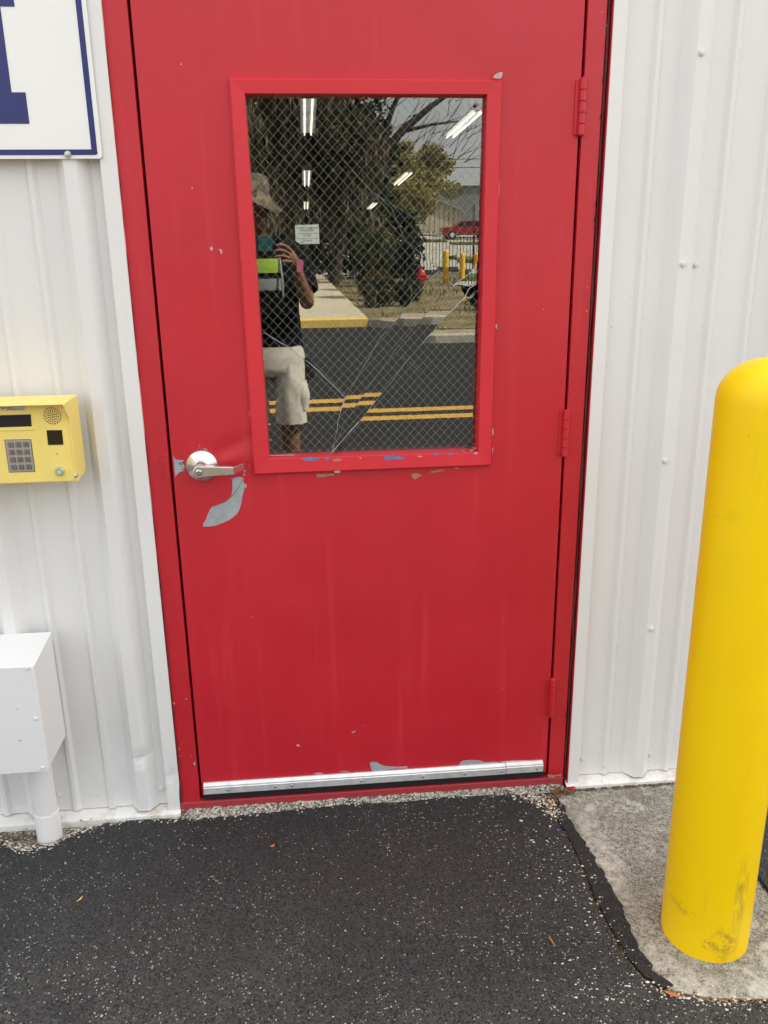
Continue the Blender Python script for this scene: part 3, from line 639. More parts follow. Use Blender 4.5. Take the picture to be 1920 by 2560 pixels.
# chips in the paint, thin islands with the outline they have on the door
def chip(pts, m, sx, ox, oy, y=.0026, parent=None, th=.0005, d=None, name='paint_chip'):
    pl = [xz(ox + a/sx, oy + c/sx, y) for a, c in pts]
    yy = [dent(px, pz) - .0009 if d is None else d for px, pz in pl]
    n = len(pl); vs = [(p[0], q, p[1]) for p, q in zip(pl, yy)] + [(p[0], q + .0012, p[1]) for p, q in zip(pl, yy)]
    bm = bmesh.new(); vv = [bm.verts.new(p) for p in vs[:n]]; es = [bm.edges.new((vv[i], vv[(i+1) % n])) for i in range(n)]
    bmesh.ops.triangle_fill(bm, use_beauty=True, use_dissolve=False, edges=es); bm.verts.index_update()
    b = MB().add([tuple(v.co) for v in bm.verts], [[v.index for v in f.verts] for f in bm.faces]); bm.free()
    b.add(vs, [(i, i+n, (i+1) % n + n, (i+1) % n) for i in range(n)])
    return b.build(name, m, parent or LEAF)
A = (5.925, 380, 1080)
o = chip([(1190,690),(1230,676),(1280,668),(1330,672),(1360,690),(1352,730),(1362,765),(1400,780),(1404,815),(1372,830),(1352,900),(1340,960),(1322,1060),(1300,1140),(1255,1220),(1150,1300),(1060,1340),(950,1385),(860,1398),(750,1400),(768,1340),(800,1290),(822,1230),(850,1165),(885,1112),(980,1078),(1080,1040),(1140,985),(1176,940),(1190,850)], M_STEEL, *A)
o['label'] = 'large curved patch of bare grey steel under the lever'
for dd, w in ((0, .0006),):
    ln = [xz(380+a/5.925, 1080+c/5.925, .0026) for a, c in [(880,1108),(980,1072),(1080,1036),(1160,970),(1230,895),(1290,810),(1330,740),(1348,690)]]
    MB().tube([(x, dent(x, z)-.0008, z) for x, z in ln], [.0003, .0006, .0009, .0010, .0009, .0008, .0006, .0003], 5).build('scratch', mat('scratch_grey', (.12, .12, .13), .6), LEAF)
chip([(315,330),(330,380),(350,405),(410,415),(470,418),(474,428),(448,440),(455,475),(480,490),(480,540),(430,552),(425,560),(482,556),(470,572),(415,590),(380,620),(345,665),(330,520)], M_STEEL, *A)
chip([(392,470),(405,450),(432,442),(447,470),(440,490),(415,496)], M_BLUE, *A, y=.0018)
chip([(752,245),(790,240),(822,262),(806,292),(775,275)], M_CREAM, *A)
for pts, m in (([(1365,565),(1382,560),(1376,600),(1362,605)], M_PALE), ([(1355,625),(1378,618),(1368,650),(1356,652)], M_PALE), ([(1432,490),(1446,498),(1440,508)], M_PALE), ([(698,185),(706,180),(708,220),(702,222)], M_CREAM), ([(610,150),(622,152),(618,164)], M_PALE)): chip(pts, m, *A)
chip([(1160,690),(1200,680),(1192,705),(1172,706)], M_BLUE, *A)
B_ = (1.565, 400, 1800)
chip([(820,168),(832,164),(850,166),(866,176),(884,181),(930,183),(970,182),(966,188),(930,190),(890,194),(850,199),(828,198)], M_STEEL, *B_)
chip([(1168,178),(1182,160),(1215,156),(1250,158),(1275,166),(1310,163),(1330,166),(1300,170),(1240,172),(1200,178)], M_STEEL, *B_)
chip([(1330,163),(1380,158),(1450,157),(1480,160),(1490,164),(1420,165),(1350,168)], M_PALE, *B_)
chip([(600,211),(618,206),(640,208),(632,213)], M_STEEL, *B_); chip([(700,203),(722,198),(742,201),(728,206)], M_CREAM, *B_)
chip([(533,98),(542,96),(548,101),(540,105)], M_PALE, *B_); chip([(750,48),(764,43),(766,45),(752,51)], M_PALE, *B_)
C_ = (2.37, 560, 680)
for pts, m, sd in (([(460,1108),(490,1102),(530,1098),(560,1104),(568,1112),(530,1117),(480,1118)], M_BLUE, 0), ([(594,1106),(610,1098),(626,1108),(608,1117)], M_BLUE, 1), ([(638,1112),(672,1105),(700,1110),(688,1120),(655,1124)], M_CREAM, 2),
                   ([(942,1100),(960,1092),(985,1094),(1000,1088),(1025,1092),(1074,1102),(1062,1110),(1010,1108),(960,1115)], M_BLUE, 3), ([(1236,1080),(1258,1073),(1280,1078),(1262,1087)], M_BLUE, 4), ([(1326,1084),(1350,1076),(1356,1082),(1338,1090)], M_BLUE, 5),
                   ([(1145,1092),(1160,1088),(1176,1094),(1160,1099)], M_PALE, 6), ([(650,1182),(672,1176),(694,1182),(680,1191),(660,1190)], M_STEEL, 7), ([(1476,1078),(1490,1066),(1504,1072),(1500,1080)], M_PALE, 8), ([(1410,1060),(1420,1057),(1426,1064),(1416,1068)], M_BLUE, 9), ([(800,1102),(812,1098),(818,1103),(808,1106)], M_PALE, 10)):
    chip(pts, m, *C_, y=-.0105, parent=WF, d=-.0110 if sd in (7,) else -.0104)
for pts, m in (([(545,1198),(600,1196),(660,1192),(650,1206),(590,1214),(552,1216)], M_CREAM), ([(690,1190),(760,1192),(830,1196),(900,1192),(1000,1190),(990,1197),(880,1202),(760,1200)], M_REDWORN), ([(1112,1195),(1140,1192),(1176,1204),(1150,1216),(1128,1232),(1114,1215)], M_CREAM),
               ([(1215,1186),(1260,1174),(1310,1168),(1300,1178),(1240,1190)], M_CREAM), ([(1360,1163),(1390,1158),(1385,1166)], M_PALE), ([(148,822),(158,818),(160,850),(150,858)], M_CREAM), ([(1588,930),(1596,926),(1598,965),(1590,968)], M_PALE), ([(1608,312),(1620,308),(1618,338),(1610,332)], M_PALE), ([(1590,1040),(1597,1042),(1590,1085)], M_PALE)): chip(pts, m, *C_)
D_ = (2.37, 560, 180)
chip([(1585,40),(1600,22),(1618,12),(1642,8),(1640,30),(1630,47),(1604,46)], M_PALE, *D_, d=-.0125, parent=WF)
for pts in ([(1638,60),(1645,58),(1644,180),(1640,200)], [(1622,640),(1630,600),(1632,690),(1624,800)], [(1614,850),(1621,860),(1612,1000),(1608,1000)]): chip(pts, M_PALE, *D_)
E_ = (2.9625, 0, 1500)
for k, (px, py, r) in enumerate(((1345, 1062, 4), (1330, 1100, 5), (1442, 1210, 9), (1380, 730, 5), (1420, 1150, 3), (1335, 1150, 4), (1350, 1300, 3), (1290, 760, 7))):
    pl = [(px + r*random.uniform(.5, 1.1)*math.cos(a), py + 1.6*r*random.uniform(.5, 1.1)*math.sin(a)) for a in [rad(q) for q in range(0, 360, 45)]]
    chip(pl, M_PALE if k != 2 else M_STEEL, *E_, parent=FR, d=-.0006)
chip([(590,1500),(640,1500),(700,1510),(775,1490),(780,1515),(720,1518),(650,1548),(600,1540)], M_CREAM, 5.5308, 1260, 1660, parent=FR, d=-.0090)
0 and chip([(20,1590),(120,1560),(300,1550),(560,1530),(540,1545),(300,1575),(120,1590),(40,1610)], M_PALE, 5.5308, 1260, 1660, parent=FR, d=-.0090)
for k, (a, c) in enumerate(((290, 1765), (284, 1910), (408, 160), (435, 2010))):
    pl = [(a + 5*math.cos(q)*random.uniform(.6, 1), c + 6*math.sin(q)*random.uniform(.6, 1)) for q in [rad(z) for z in range(0, 360, 60)]]; chip(pl, M_PALE, 2.458, 1350, 0, parent=FR, d=-.0006)
for pts in ([(524, 620), (530, 615), (533, 622), (529, 628), (526, 624)], [(546, 622), (554, 624), (556, 632), (552, 636), (551, 628)], [(478, 470), (482, 468), (481, 474)], [(450, 160), (454, 158), (454, 164)]): chip(pts, M_PALE, 1, 0, 0)

# ================================================================== THINGS ON THE WALL
# sign
YS = -.0165
SG = thing('wall_sign', 'white metal sign with navy border and block letter beside the door', 'sign', (-1.1, -.012, 1.83))
MB().prism_xz(rrect(-1.62, -.6245, 1.8285, 2.90, .008), YS, YS+.003).build('sign_panel', M_SIGNW, SG, bevel=.0006)
bd = MB(); f = YS - .0008
bd.prism_xz([(-.6475, 1.8485), (-.6475, 2.87), (-.6345, 2.87), (-.6345, 1.842)] [::-1] + [], f, YS-.0001)
bd2 = MB().prism_xz([(-1.60, 1.8365), (-.640, 1.8365), (-.6355, 1.838), (-.6340, 1.8425), (-.6475, 1.8486), (-1.60, 1.8486)], f-.0002, YS-.0001)
bd.v += [] 
bd.build('sign_border', M_SIGNB, SG); bd2.build('sign_border', M_SIGNB, SG)
def slab_letter(cx, z0, h, w, sw, fh, m):
    return [(cx-w, z0), (cx+w, z0), (cx+w, z0+fh), (cx+sw, z0+fh), (cx+sw, z0+h-fh), (cx+w, z0+h-fh), (cx+w, z0+h), (cx-w, z0+h), (cx-w, z0+h-fh), (cx-sw, z0+h-fh), (cx-sw, z0+fh), (cx-w, z0+fh)]
MB().prism_xz(slab_letter(-.874, 1.9035, .305, .093, .062, .066, 0), YS-.0008, YS-.0001).build('sign_letter', M_SIGNB, SG)
MB().lathe([(.0085, 0), (.0085, -.002), (.006, -.0055), (.0045, -.006)], (at(170, 386, YS).x, f, at(170, 386, YS).z), 'y', 14).build('sign_bolt', M_ZINC, SG, smooth=True)

# entry keypad in a hooded yellow housing
YK = -.098
KR = at(490/2.5136, 950+637/2.5136, YK); KT = at(412/2.5136, 950+150/2.5136, YK-.030)
kxr = KR.x; kz0 = KR.z; kzt = KT.z; kback = -.011
KP = thing('entry_keypad', 'yellow hooded entry keypad box with speaker and number keys', 'keypad', (kxr-.22, -.01, kz0))
kx0 = kxr - .40
MB().box(kx0, kxr-.003, YK, kback, kz0, kzt+.004).build('keypad_face', M_KEYP, KP, bevel=.003)
ztop = at(498/2.5136, 950+92/2.5136, kback).z
side = [(kback, kz0+.012), (YK+.012, kz0), (YK-.003, kz0), (YK-.003, kz0+.150), (YK-.007, kz0+.162), (YK-.030, kz0+.185), (YK-.034, kzt-.004), (YK-.031, kzt+.001), (kback, ztop)]
MB().prism_yz(side, kxr-.0035, kxr).build('side_cheek', M_KEYP, KP, bevel=.001)
MB().add([(kx0, YK-.033, kzt-.001), (kxr-.0008, YK-.033, kzt-.001), (kxr-.0008, kback, ztop+.0005), (kx0, kback, ztop+.0005), (kx0, YK-.030, kzt-.0022), (kxr-.003, YK-.030, kzt-.0022), (kxr-.003, kback, ztop-.004), (kx0, kback, ztop-.004)],
         [(0, 1, 2, 3), (7, 6, 5, 4), (0, 4, 5, 1), (1, 5, 6, 2), (2, 6, 7, 3), (3, 7, 4, 0)]).build('hood', M_KEYP, KP, bevel=.001)
K = lambda a, c, y=YK: at(a/6.9125, 980+c/6.9125, y)
def krect(a0, c0, a1, c1): p, q = K(a0, c0), K(a1, c1); return p.x, q.x, q.z, p.z
# label
LBX = krect(5, 222, 462, 318); x1, z0, z1 = K(455, 318).x, K(230, 330).z, K(230, 215).z
LB = MB().box(x1-.075, x1, YK-.0006, YK, z0, z1).build('label', M_LABEL, KP)
for body, zz in (('OpenTech', K(110, 266).z), ('Alliance.', K(110, 318).z)):
    v, fc = text_mesh(body, .0105); w = max(p[0] for p in v); s = (K(425, 250).x - K(110, 250).x) / w
    MB().add([(K(110, 250).x + p[0]*s, YK-.0009, zz + p[1]*.95) for p in v], fc).build('lettering', M_INK, LB, fix=False)
cx, cz = K(50, 252).x, K(50, 252).z
MB().lathe([(.0052, 0), (.0052, -.0004), (.0036, -.0004), (.0036, 0)], (cx, YK-.0007, cz), 'y', 20, cap0=False, cap1=False).build('ring_mark', M_INK, LB)
MB().box(cx-.006, cx+.004, YK-.0009, YK-.0006, z0+.002, z0+.008).build('colour_mark', M_GOLD, LB)
# display
q = krect(0, 400, 540, 600)
MB().prism_xz([(kx0+.07, q[2]), (K(550, 590).x, q[2]+.001), (K(535, 398).x, q[3]), (kx0+.07, q[3])], YK-.0010, YK-.0001).build('display', M_LCD, KP, bevel=.0004)
MB().prism_yz([(YK-.0001, q[2]-.010), (YK-.0018, q[2]-.008), (YK-.0018, q[2]-.002), (YK-.0001, q[2]-.0005)], kx0+.07, K(590, 640).x).build('display_lip', M_KEYP, KP, bevel=.0006)
# speaker holes
sc_ = K(905, 412); R0 = (K(1062, 412).x - K(755, 412).x) / 2
sp = MB()
for rr, nn in ((0, 1), (.24, 6), (.47, 12), (.70, 17), (.95, 24)):
    for i in range(nn):
        a = 2*math.pi*i/nn + rr*3; sp.lathe([(.00165, -.0003), (.00165, .002)], (sc_.x + R0*rr*math.cos(a), YK-.0002, sc_.z + R0*rr*math.sin(a)), 'y', 8, cap1=False)
kind(sp.build('speaker_grille', M_DARK, KP, fix=False), 'stuff')
q = (K(805, 660), K(1070, 657), K(1098, 910), K(832, 915)); MB().prism_xz([(p.x, p.z) for p in q][::-1], YK-.0008, YK+.002).build('camera_window', M_BLKGLASS, KP)
p = K(988, 1070); MB().lathe([(.0016, -.0004), (.0016, .001)], (p.x, YK, p.z), 'y', 10).build('microphone_hole', M_DARK, KP)
p = K(1025, 1380, YK-.006); PBt = MB().lathe([(.0125, .008), (.0125, -.001), (.0115, -.004), (.0105, -.0055)], (p.x, YK, p.z), 'y', 28).build('push_button', M_NICKEL, KP, smooth=True)
MB().lathe([(.0098, -.005), (.0098, -.0068), (.009, -.0075)], (p.x, YK, p.z), 'y', 24).build('button_cap', M_GREENRING, PBt, smooth=True); MB().lathe([(.004, -.007), (.0036, -.0080)], (p.x, YK, p.z), 'y', 16).build('button_lens', M_LABEL, PBt, smooth=True)
p = K(1312, 1448, YK-.004); MB().lathe([(.0052, .005), (.0052, -.002), (.004, -.004), (.002, -.0048)], (p.x, YK-.003, p.z), 'y', 16).build('screw', M_NICKEL, KP, smooth=True)
# key field
c4 = [K(85, 833), K(530, 823), K(602, 1370), K(165, 1383)]
KPL = MB().prism_xz([(p.x, p.z) for p in c4][::-1], YK-.0014, YK).build('keypad_plate', M_KEYPLATE, KP, bevel=.0006)
MB().prism_xz([(p.x + sx*.0012, p.z + sz*.0012) for p, sx, sz in zip(c4, (-1, 1, 1, -1), (1, 1, -1, -1))][::-1], YK-.0005, YK).build('plate_gasket', M_DARK, KPL)
def bil(u, v): return (c4[0]*(1-u) + c4[1]*u)*(1-v) + (c4[3]*(1-u) + c4[2]*u)*v
for r_ in range(4):
    for c_ in range(3):
        p = bil(.205 + c_*.295, .150 + r_*.235); dg = '123456789*0#'[r_*3+c_]
        kb = MB().prism_xz(rrect(p.x-.0068, p.x+.0068, p.z-.0064, p.z+.0064, .002, 3), YK-.0018, YK-.0012, 1).prism_xz(rrect(p.x-.0060, p.x+.0060, p.z-.0056, p.z+.0056, .002, 3), YK-.0038, YK-.0016, 0)
        v, fc = text_mesh(dg, .009, 'CENTER'); kb.add([(p.x + a[0], YK-.0040, p.z - .0032 + a[1]) for a in v], fc, 1)
        kb.build('key', [M_KEY, M_INK], KPL, bevel=.0005, fix=True)

# junction box with its conduit
YJ = -.175
JT = at(232/2.9625, 1500+490/2.9625, YJ); JB = at(338/2.9625, 1500+1262/2.9625, YJ)
jx = (JT.x + JB.x) / 2; jz1 = JT.z; jz0 = JB.z
JX = thing('junction_box', 'white metal junction box on a pipe at the foot of the wall', 'utility box', (jx-.13, -.09, 0))
ztb = at(400/2.9625, 1500+240/2.9625, -.011).z; xtb = at(400/2.9625, 1500+240/2.9625, -.011).x; jx1 = (jx + xtb)/2
MB().box(jx1-.27, jx1, YJ+.004, -.011, jz0+.004, jz1).build('box_body', M_BOX, JX, bevel=.003)
MB().prism_yz([(YJ+.002, jz1-.001), (-.010, ztb+.002 if ztb > jz1 else jz1+.003), (-.010, jz1-.004), (YJ+.002, jz1-.006)], jx1-.27, jx1+.001).build('box_lid', M_BOX, JX, bevel=.001)
CV = MB().prism_xz(rrect(jx1-.275, jx1+.0005, jz0-.003, jz1-.001, .010), YJ-.0005, YJ+.003).build('box_cover', M_BOX, JX, bevel=.001)
for px, py in ((200, 512), (262, 884), (312, 1248)):
    p = at(px/2.9625, 1500+py/2.9625, YJ-.003); MB().lathe([(.0052, .002), (.0052, -.0022), (.0035, -.0036)], (p.x, YJ, p.z), 'y', 14).build('screw', M_SCREW, CV, smooth=True)
for k, (px, py, r) in enumerate(((135, 805, 9), (150, 1040, 12), (125, 840, 3), (92, 1280, 7), (240, 560, 3), (250, 660, 4))):
    p = at(px/2.9625, 1500+py/2.9625, YJ); q = [(p.x + r/2800*random.uniform(.4, 1)*math.cos(a)*1.6, p.z + r/2800*random.uniform(.4, 1)*math.sin(a)) for a in [rad(z) for z in range(0, 360, 40)]]
    MB().prism_xz(q, YJ-.0009, YJ-.0004).build('paint_chip', mat('faint_scuff', (.55, .55, .58), .6), CV)
cx, cy, cr = -.9665, -.060, .0315
CP = MB().lathe([(cr, .07), (cr, jz0+.03)], (cx, cy, 0), 'z', 32, cap0=False, cap1=False).build('conduit', M_BOX, JX, smooth=True)
MB().lathe([(cr+.0035, -.02), (cr+.0035, .078), (cr+.0028, .081), (cr, .0815)], (cx, cy, 0), 'z', 32, cap0=False, cap1=False).build('coupling', M_BOX, CP, smooth=True)

# ================================================================== BOLLARD
bx, by, br = BOL; BH = 1.395
prof = [(br-.0015, -.02), (br, .004)] + [(br, z*.05) for z in range(1, 30) if z*.05 < BH-.095] + [(br*math.cos(rad(a)), BH-.085+.085*math.sin(rad(a))) for a in range(0, 90, 10)] + [(.004, BH)]
b = MB().lathe(prof, (bx, by, 0), 'z', 64, cap0=False)
d1 = at(1905, 1655, by-.08); d2 = at(1800, 1315, by-.1); nv = []
for x, y, z in b.v:
    p = Vector((x, y, z)); k = .007*math.exp(-((p-d1).length/.028)**2) + .0015*math.exp(-((p-d2).length/.05)**2); dirn = Vector((bx-x, by-y, 0))
    if dirn.length > 1e-5: p += dirn.normalized()*k
    nv.append(tuple(p))
b.v = nv
tag(b.build('bollard', M_BOL, None, org=(bx, by, 0), smooth=True, angle=60), 'tall yellow domed bollard standing on the concrete apron', 'bollard')

# ================================================================== LOOSE THINGS ON THE GROUND
def leaf(px, py, L, W, ang, m, label, z=.004, curl=.006, name='dry_leaf'):
    d = at(px, py, 0) - CAM_POS; p = CAM_POS + d * ((z - CAM_POS.z) / d.z); c, s = math.cos(rad(ang)), math.sin(rad(ang)); N = 7; vs = []
    for i in range(N):
        t = i/(N-1); w = W*math.sin(math.pi*min(.98, .04+t*.94))**.8/2; u = (t-.5)*L; h = curl*(2*t-1)**2
        for k in (-1, 0, 1): vs.append((u*c - k*w*s, u*s + k*w*c, h + (.3*curl if k == 0 else curl*.8)))
    fs = [(i*3+k, i*3+k+1, i*3+k+4, i*3+k+3) for i in range(N-1) for k in (0, 1)]
    o = MB().add([(p.x+a, p.y+b_, p.z+c_) for a, b_, c_ in vs], fs).build(name, m, None, org=p, fix=False, smooth=True); tag(o, label, 'leaf')
    md = o.modifiers.new('thickness', 'SOLIDIFY'); md.thickness = .0006
leaf(1388, 1985, .045, .020, 35, M_LEAF1, 'curled brown leaf at the right foot of the door frame', curl=.010)
leaf(1424, 1981, .040, .016, -30, M_LEAF1, 'brown leaf on the concrete just right of the door frame', curl=.006)
leaf(1682, 2487, .040, .010, -30, M_LEAF2, 'orange leaf lying at the lower corner of the concrete apron', curl=.002, z=.006)
leaf(408, 2038, .035, .009, 28, M_LEAF2, 'orange leaf by the base of the white left trim', curl=.003)
leaf(216, 2055, .034, .012, 6, M_LEAF2, 'rust coloured leaf beside the conduit pipe', curl=.006)
leaf(553, 2007, .026, .012, 10, M_LEAF2, 'small tan leaf under the left end of the door sweep', curl=.005)
leaf(998, 1983, .040, .012, 3, M_LEAF2, 'orange leaf below the middle of the threshold', curl=.004)
leaf(681, 2116, .016, .009, 40, M_LEAF2, 'tiny orange leaf alone on the asphalt left of centre', curl=.002, z=.003)
leaf(1380, 2355, .040, .005, 100, M_TWIG, 'thin tan pine needle on the speckled asphalt', curl=.003, z=.004, name='pine_needle')
leaf(200, 2250, .022, .006, 60, mat('yellow_leaf', (.62, .46, .10), .6), 'small yellow leaf on the asphalt below the conduit pipe', curl=.003, z=.003)
rnd = random.Random(11)
def crumbs(name, spots, m, smin, smax, flat=.6):
    b = MB()
    for x, y, z in spots:
        s = smin + (smax*1.25 - smin)*rnd.random()**2.6; a = rnd.uniform(0, 3.14); vs = []
        for k in range(5):
            q = a + k*1.257 + rnd.uniform(-.3, .3); r = s*rnd.uniform(.45, 1.35); vs.append((x + r*math.cos(q), y + r*math.sin(q)*.8, z + s*flat*.3*rnd.uniform(.5, 1.2)))
        vs += [(x + rnd.uniform(-.3, .3)*s, y, z + s*flat), (x, y, z - s*.4)]
        b.add(vs, [(k, (k+1) % 5, 5) for k in range(5)] + [((k+1) % 5, k, 6) for k in range(5)])
    return kind(b.build(name, m, fix=False), 'stuff')
def along(pl, n, spread, z):
    out = []; seg = list(zip(pl[:-1], pl[1:])); L = [math.hypot(b[0]-a[0], b[1]-a[1]) for a, b in seg]; T = sum(L)
    for _ in range(n):
        t = rnd.uniform(0, T); i = 0
        while t > L[i] and i < len(L)-1: t -= L[i]; i += 1
        (x0, y0), (x1, y1) = seg[i]; u = t/max(L[i], 1e-6); out.append((x0+(x1-x0)*u + rnd.gauss(0, spread), y0+(y1-y0)*u + rnd.gauss(0, spread), z))
    return out
sp = along(edgeD[:10], 330, .009, .001) + along(edgeL[3:], 420, .010, .0) + along([(-1.1, -.035), (-.62, -.012)], 260, .009, -.010)
sp += along([(.44, -.03), (.49, -.05), (.515, -.10), (.52, -.15)], 330, .017, .001) + along(crackO[2:], 95, .024, .001) + along(padBot, 160, .012, .0)
sp += [(rnd.gauss(.44, .06), rnd.gauss(-.33, .16), .0008) for _ in range(110)] + [(rnd.gauss(.46, .09), rnd.gauss(-.75, .06), .0008) for _ in range(100)]
sp = [q for q in sp if q[1] < -.004]
crumbs('gravel_crumbs', sp, M_PEBBLE, .0012, .0042)
sp = [(rnd.uniform(-1.1, .5), rnd.uniform(-.85, -.06), .0006) for _ in range(520)]
b = MB(); rw = random.Random(77); xs_ = [-.6 + i*.011 for i in range(109)]; rows_b = []
for x in xs_:
    f_ = min(1, (x + .605)/.04, (.592 - x)/.03); w_ = .015 + .010*mnoise.noise(Vector((x*7, 0, 0))) + (.012 if x < -.3 else 0)
    rows_b.append([(x, -.008 - w_*1.0, -.004), (x, -.008 - w_*.6, (.007 + rw.uniform(-.002, .002))*f_), (x, -.008 - w_*.25, (.013 + rw.uniform(-.003, .003))*f_), (x, -.0065, (.016 + rw.uniform(-.003, .003))*f_)])
b.add([p for r_ in rows_b for p in r_], [(i*4+k, (i+1)*4+k, (i+1)*4+k+1, i*4+k+1) for i in range(len(rows_b)-1) for k in range(3)])
kind(b.build('gravel_berm', M_GRAVEL), 'structure')
sp2 = [(rw.uniform(-.6, .58), y_, .004 + .010*(1 - (-y_ - .008)/.03)) for y_ in [rw.uniform(-.030, -.009) for _ in range(420)]]
crumbs('threshold_gravel', sp2, M_PEBBLE, .0010, .0036)
crumbs('gravel_chips', sp, M_PEBBLE, .0006, .0021, .35)
sp = along([(.530, -.16), (.538, -.36), (.534, -.48), (.538, -.60)], 150, .004, -.004) + along([(-.6, -.012), (.58, -.010)], 160, .006, .0) + along([(.6, -.026), (1.0, -.026)], 420, .0035, .0) + along([(-1.1, -.05), (-.9, -.09)], 340, .02, -.005) + along(padBot[1:], 160, .006, -.002) + along([(.545, -.03), (.60, -.04)], 120, .012, .001)
crumbs('leaf_litter', [q for q in sp if q[1] < -.003], mat('leaf_mould', (.10, .055, .025), .9, var=.6, vscale=90), .0012, .0042, .3)

# ================================================================== INSIDE THE ROOM, SEEN DIMLY THROUGH THE GLASS
M_TUBE = mat('lit_tube', (.9, .9, .85), .4, emit=(1.0, .98, .82), estr=.72); M_FIX = mat('fixture_white', (.7, .7, .68), .4)
def fixture(x, y, L, label):
    t = thing('ceiling_light', label, 'light', (x, y, 2.96), 'fluorescent lights along the corridor ceiling')
    MB().box(x-.075, x+.075, y-L/2, y+L/2, 2.965, 3.045).build('light_housing', M_FIX, t)
    for s in (-.035, .035):
        for k in (-1, 1):
            MB().tube([(x+s, y+k*.02, 2.945), (x+s, y+k*(L/2-.02), 2.945)], .008, 8).build('lamp_tube', M_TUBE, t)
rows_ = [(6.4, 2.4), (12.4, 2.4), (18.7, 2.4)]
for i, (y, L) in enumerate(rows_): fixture(-.07, y, L, ['long lit twin tube fluorescent light nearest behind the glass, left row', 'second lit tube light of the left row behind the glass', 'farthest lit tube light of the left row behind the glass'][i])
for i, (y, L) in enumerate([(7.0, 1.6), (12.5, 2.0), (19.0, 2.0)]): fixture(1.53, y, L, ['lit tube light at the upper right corner behind the glass', 'second lit tube light of the right row behind the glass', 'farthest lit tube light of the right row behind the glass'][i])
PQ = [at(737, 562, .03), at(797, 560, .03), at(799, 609, .03), at(752, 610, .03), at(739, 602, .03)]
PP = thing('paper_notice', 'small white paper notice taped inside the window, its print reversed', 'notice', PQ[0])
yb = .046; MB().prism_xz([(p.x, p.z) for p in PQ][::-1], yb, yb+.0004).build('paper_sheet', M_PAPER, PP)
cxp = (PQ[0].x + PQ[1].x)/2; ht = PQ[0].z - PQ[2].z
for body, fz, sz in (('Emergency Contact', .20, .0075), ('Information', .33, .0075), ('For emergencies dial 911', .47, .0046), ('Call 911', .60, .0068), ('All other uses, dial Reservations', .74, .0042), ('Emergencies', .84, .0046), ('Call', .95, .006)):
    v, fc = text_mesh(body, sz, 'CENTER'); w = max(abs(a[0]) for a in v); s = min(1, .026/w)
    MB().add([(cxp - a[0]*s - (.012 if body == 'Call' else 0), yb-.0004, PQ[0].z - fz*ht + a[1]) for a in v], fc).build('lettering', M_INK, PP, fix=False)

# ================================================================== ACROSS THE ROAD, SEEN IN THE GLASS
M_YLINE = mat('yellow_road_paint', (.60, .34, .05), .7, var=.18, vscale=9); M_YKERB = mat('yellow_kerb_paint', (.80, .56, .14), .7, var=.12, vscale=4)
M_CONC = mat('pale_concrete', (.56, .49, .35), .85, var=.10, vscale=2, bump=.6, bscale=60, bdist=.004); M_KERB = mat('grey_kerb_concrete', (.46, .43, .36), .85, var=.15, vscale=5)
for y0, y1 in ((-6.36, -6.15), (-5.95, -5.74)):
    kind(MB().add([(-40, y0, .004), (40, y0, .004), (40, y1, .004), (-40, y1, .004)], [(0, 1, 2, 3)]).build('road_marking', M_YLINE, fix=False), 'structure')
SWX = 1.37
kind(MB().box(-5.5, SWX, -13.75, -13.4, -.03, .150).build('painted_kerb', M_YKERB, bevel=.015), 'structure')
KQ = [(SWX+.004, -13.40), (1.62, -13.05), (1.95, -12.66), (2.45, -12.48), (40, -12.40)]       # the kerb swings out towards the road past the painted length
kind(MB().prism_xy(KQ + [(40, -12.62), (2.42, -12.70), (1.84, -12.88), (1.50, -13.24), (SWX+.004, -13.62)], -.03, .146).build('kerb', M_KERB, bevel=.02), 'structure')
kind(MB().prism_xy([(SWX+.006, -13.63), (1.50, -13.25), (1.84, -12.89), (2.42, -12.71), (40, -12.63), (40, -13.63)], -.03, .132).build('verge', mat('bare_verge_edge', (.34, .27, .17), .95, var=.35, vscale=4), bevel=0), 'structure')
kind(MB().box(-40, -5.504, -13.62, -13.4, -.03, .146).build('kerb', M_KERB, bevel=.02), 'structure')
for k in range(11):
    y1 = -13.754 - k*1.6; kind(MB().box(-1.2, SWX, y1-1.594, y1, -.03, .152).build('path_slab', M_CONC, bevel=.006), 'structure')
def verge_mat():
    m, t, p, N = node_mat('dry_verge', .95, .1)
    c = N.mix(N.ramp(N.noise(1.1, 6, .65), .38, .64), (.30, .23, .14), (.12, .115, .035)); c = N.mix(N.ramp(N.noise(5, 5, .7), .5, .72), c, (.36, .29, .19)); t.links.new(c, p.inputs['Base Color'])
    bump_to(t, p, N.mul(N.noise(9, 5, .7), .06), 1.0); return m
M_VERGE = verge_mat(); rnd = random.Random(21)
VZ = lambda y: .13 - .012 * max(0, -14.6 - y)
def sheet(name, x0, x1, y0, y1, nx, ny, zf, m, amp=.03):
    vs = [(x0+(x1-x0)*i/nx, y0+(y1-y0)*j/ny, zf(y0+(y1-y0)*j/ny) + rnd.uniform(-amp, amp)) for j in range(ny+1) for i in range(nx+1)]
    fs = [(j*(nx+1)+i, j*(nx+1)+i+1, (j+1)*(nx+1)+i+1, (j+1)*(nx+1)+i) for j in range(ny) for i in range(nx)]
    return kind(MB().add(vs, fs).build(name, m, fix=True, smooth=True), 'structure')
sheet('verge', SWX+.005, 40, -33.5, -13.632, 60, 30, VZ, M_VERGE); sheet('verge', -40, -1.205, -33.5, -13.62, 60, 30, VZ, M_VERGE)
LOTZ = lambda y: -.10 + max(0, (-33.5 - y)) * .0335
M_LOT = mat('pale_lot', (.46, .43, .36), .85, var=.1, vscale=.5); M_LAWN = mat('far_lawn', (.10, .13, .04), .9, var=.3, vscale=2)
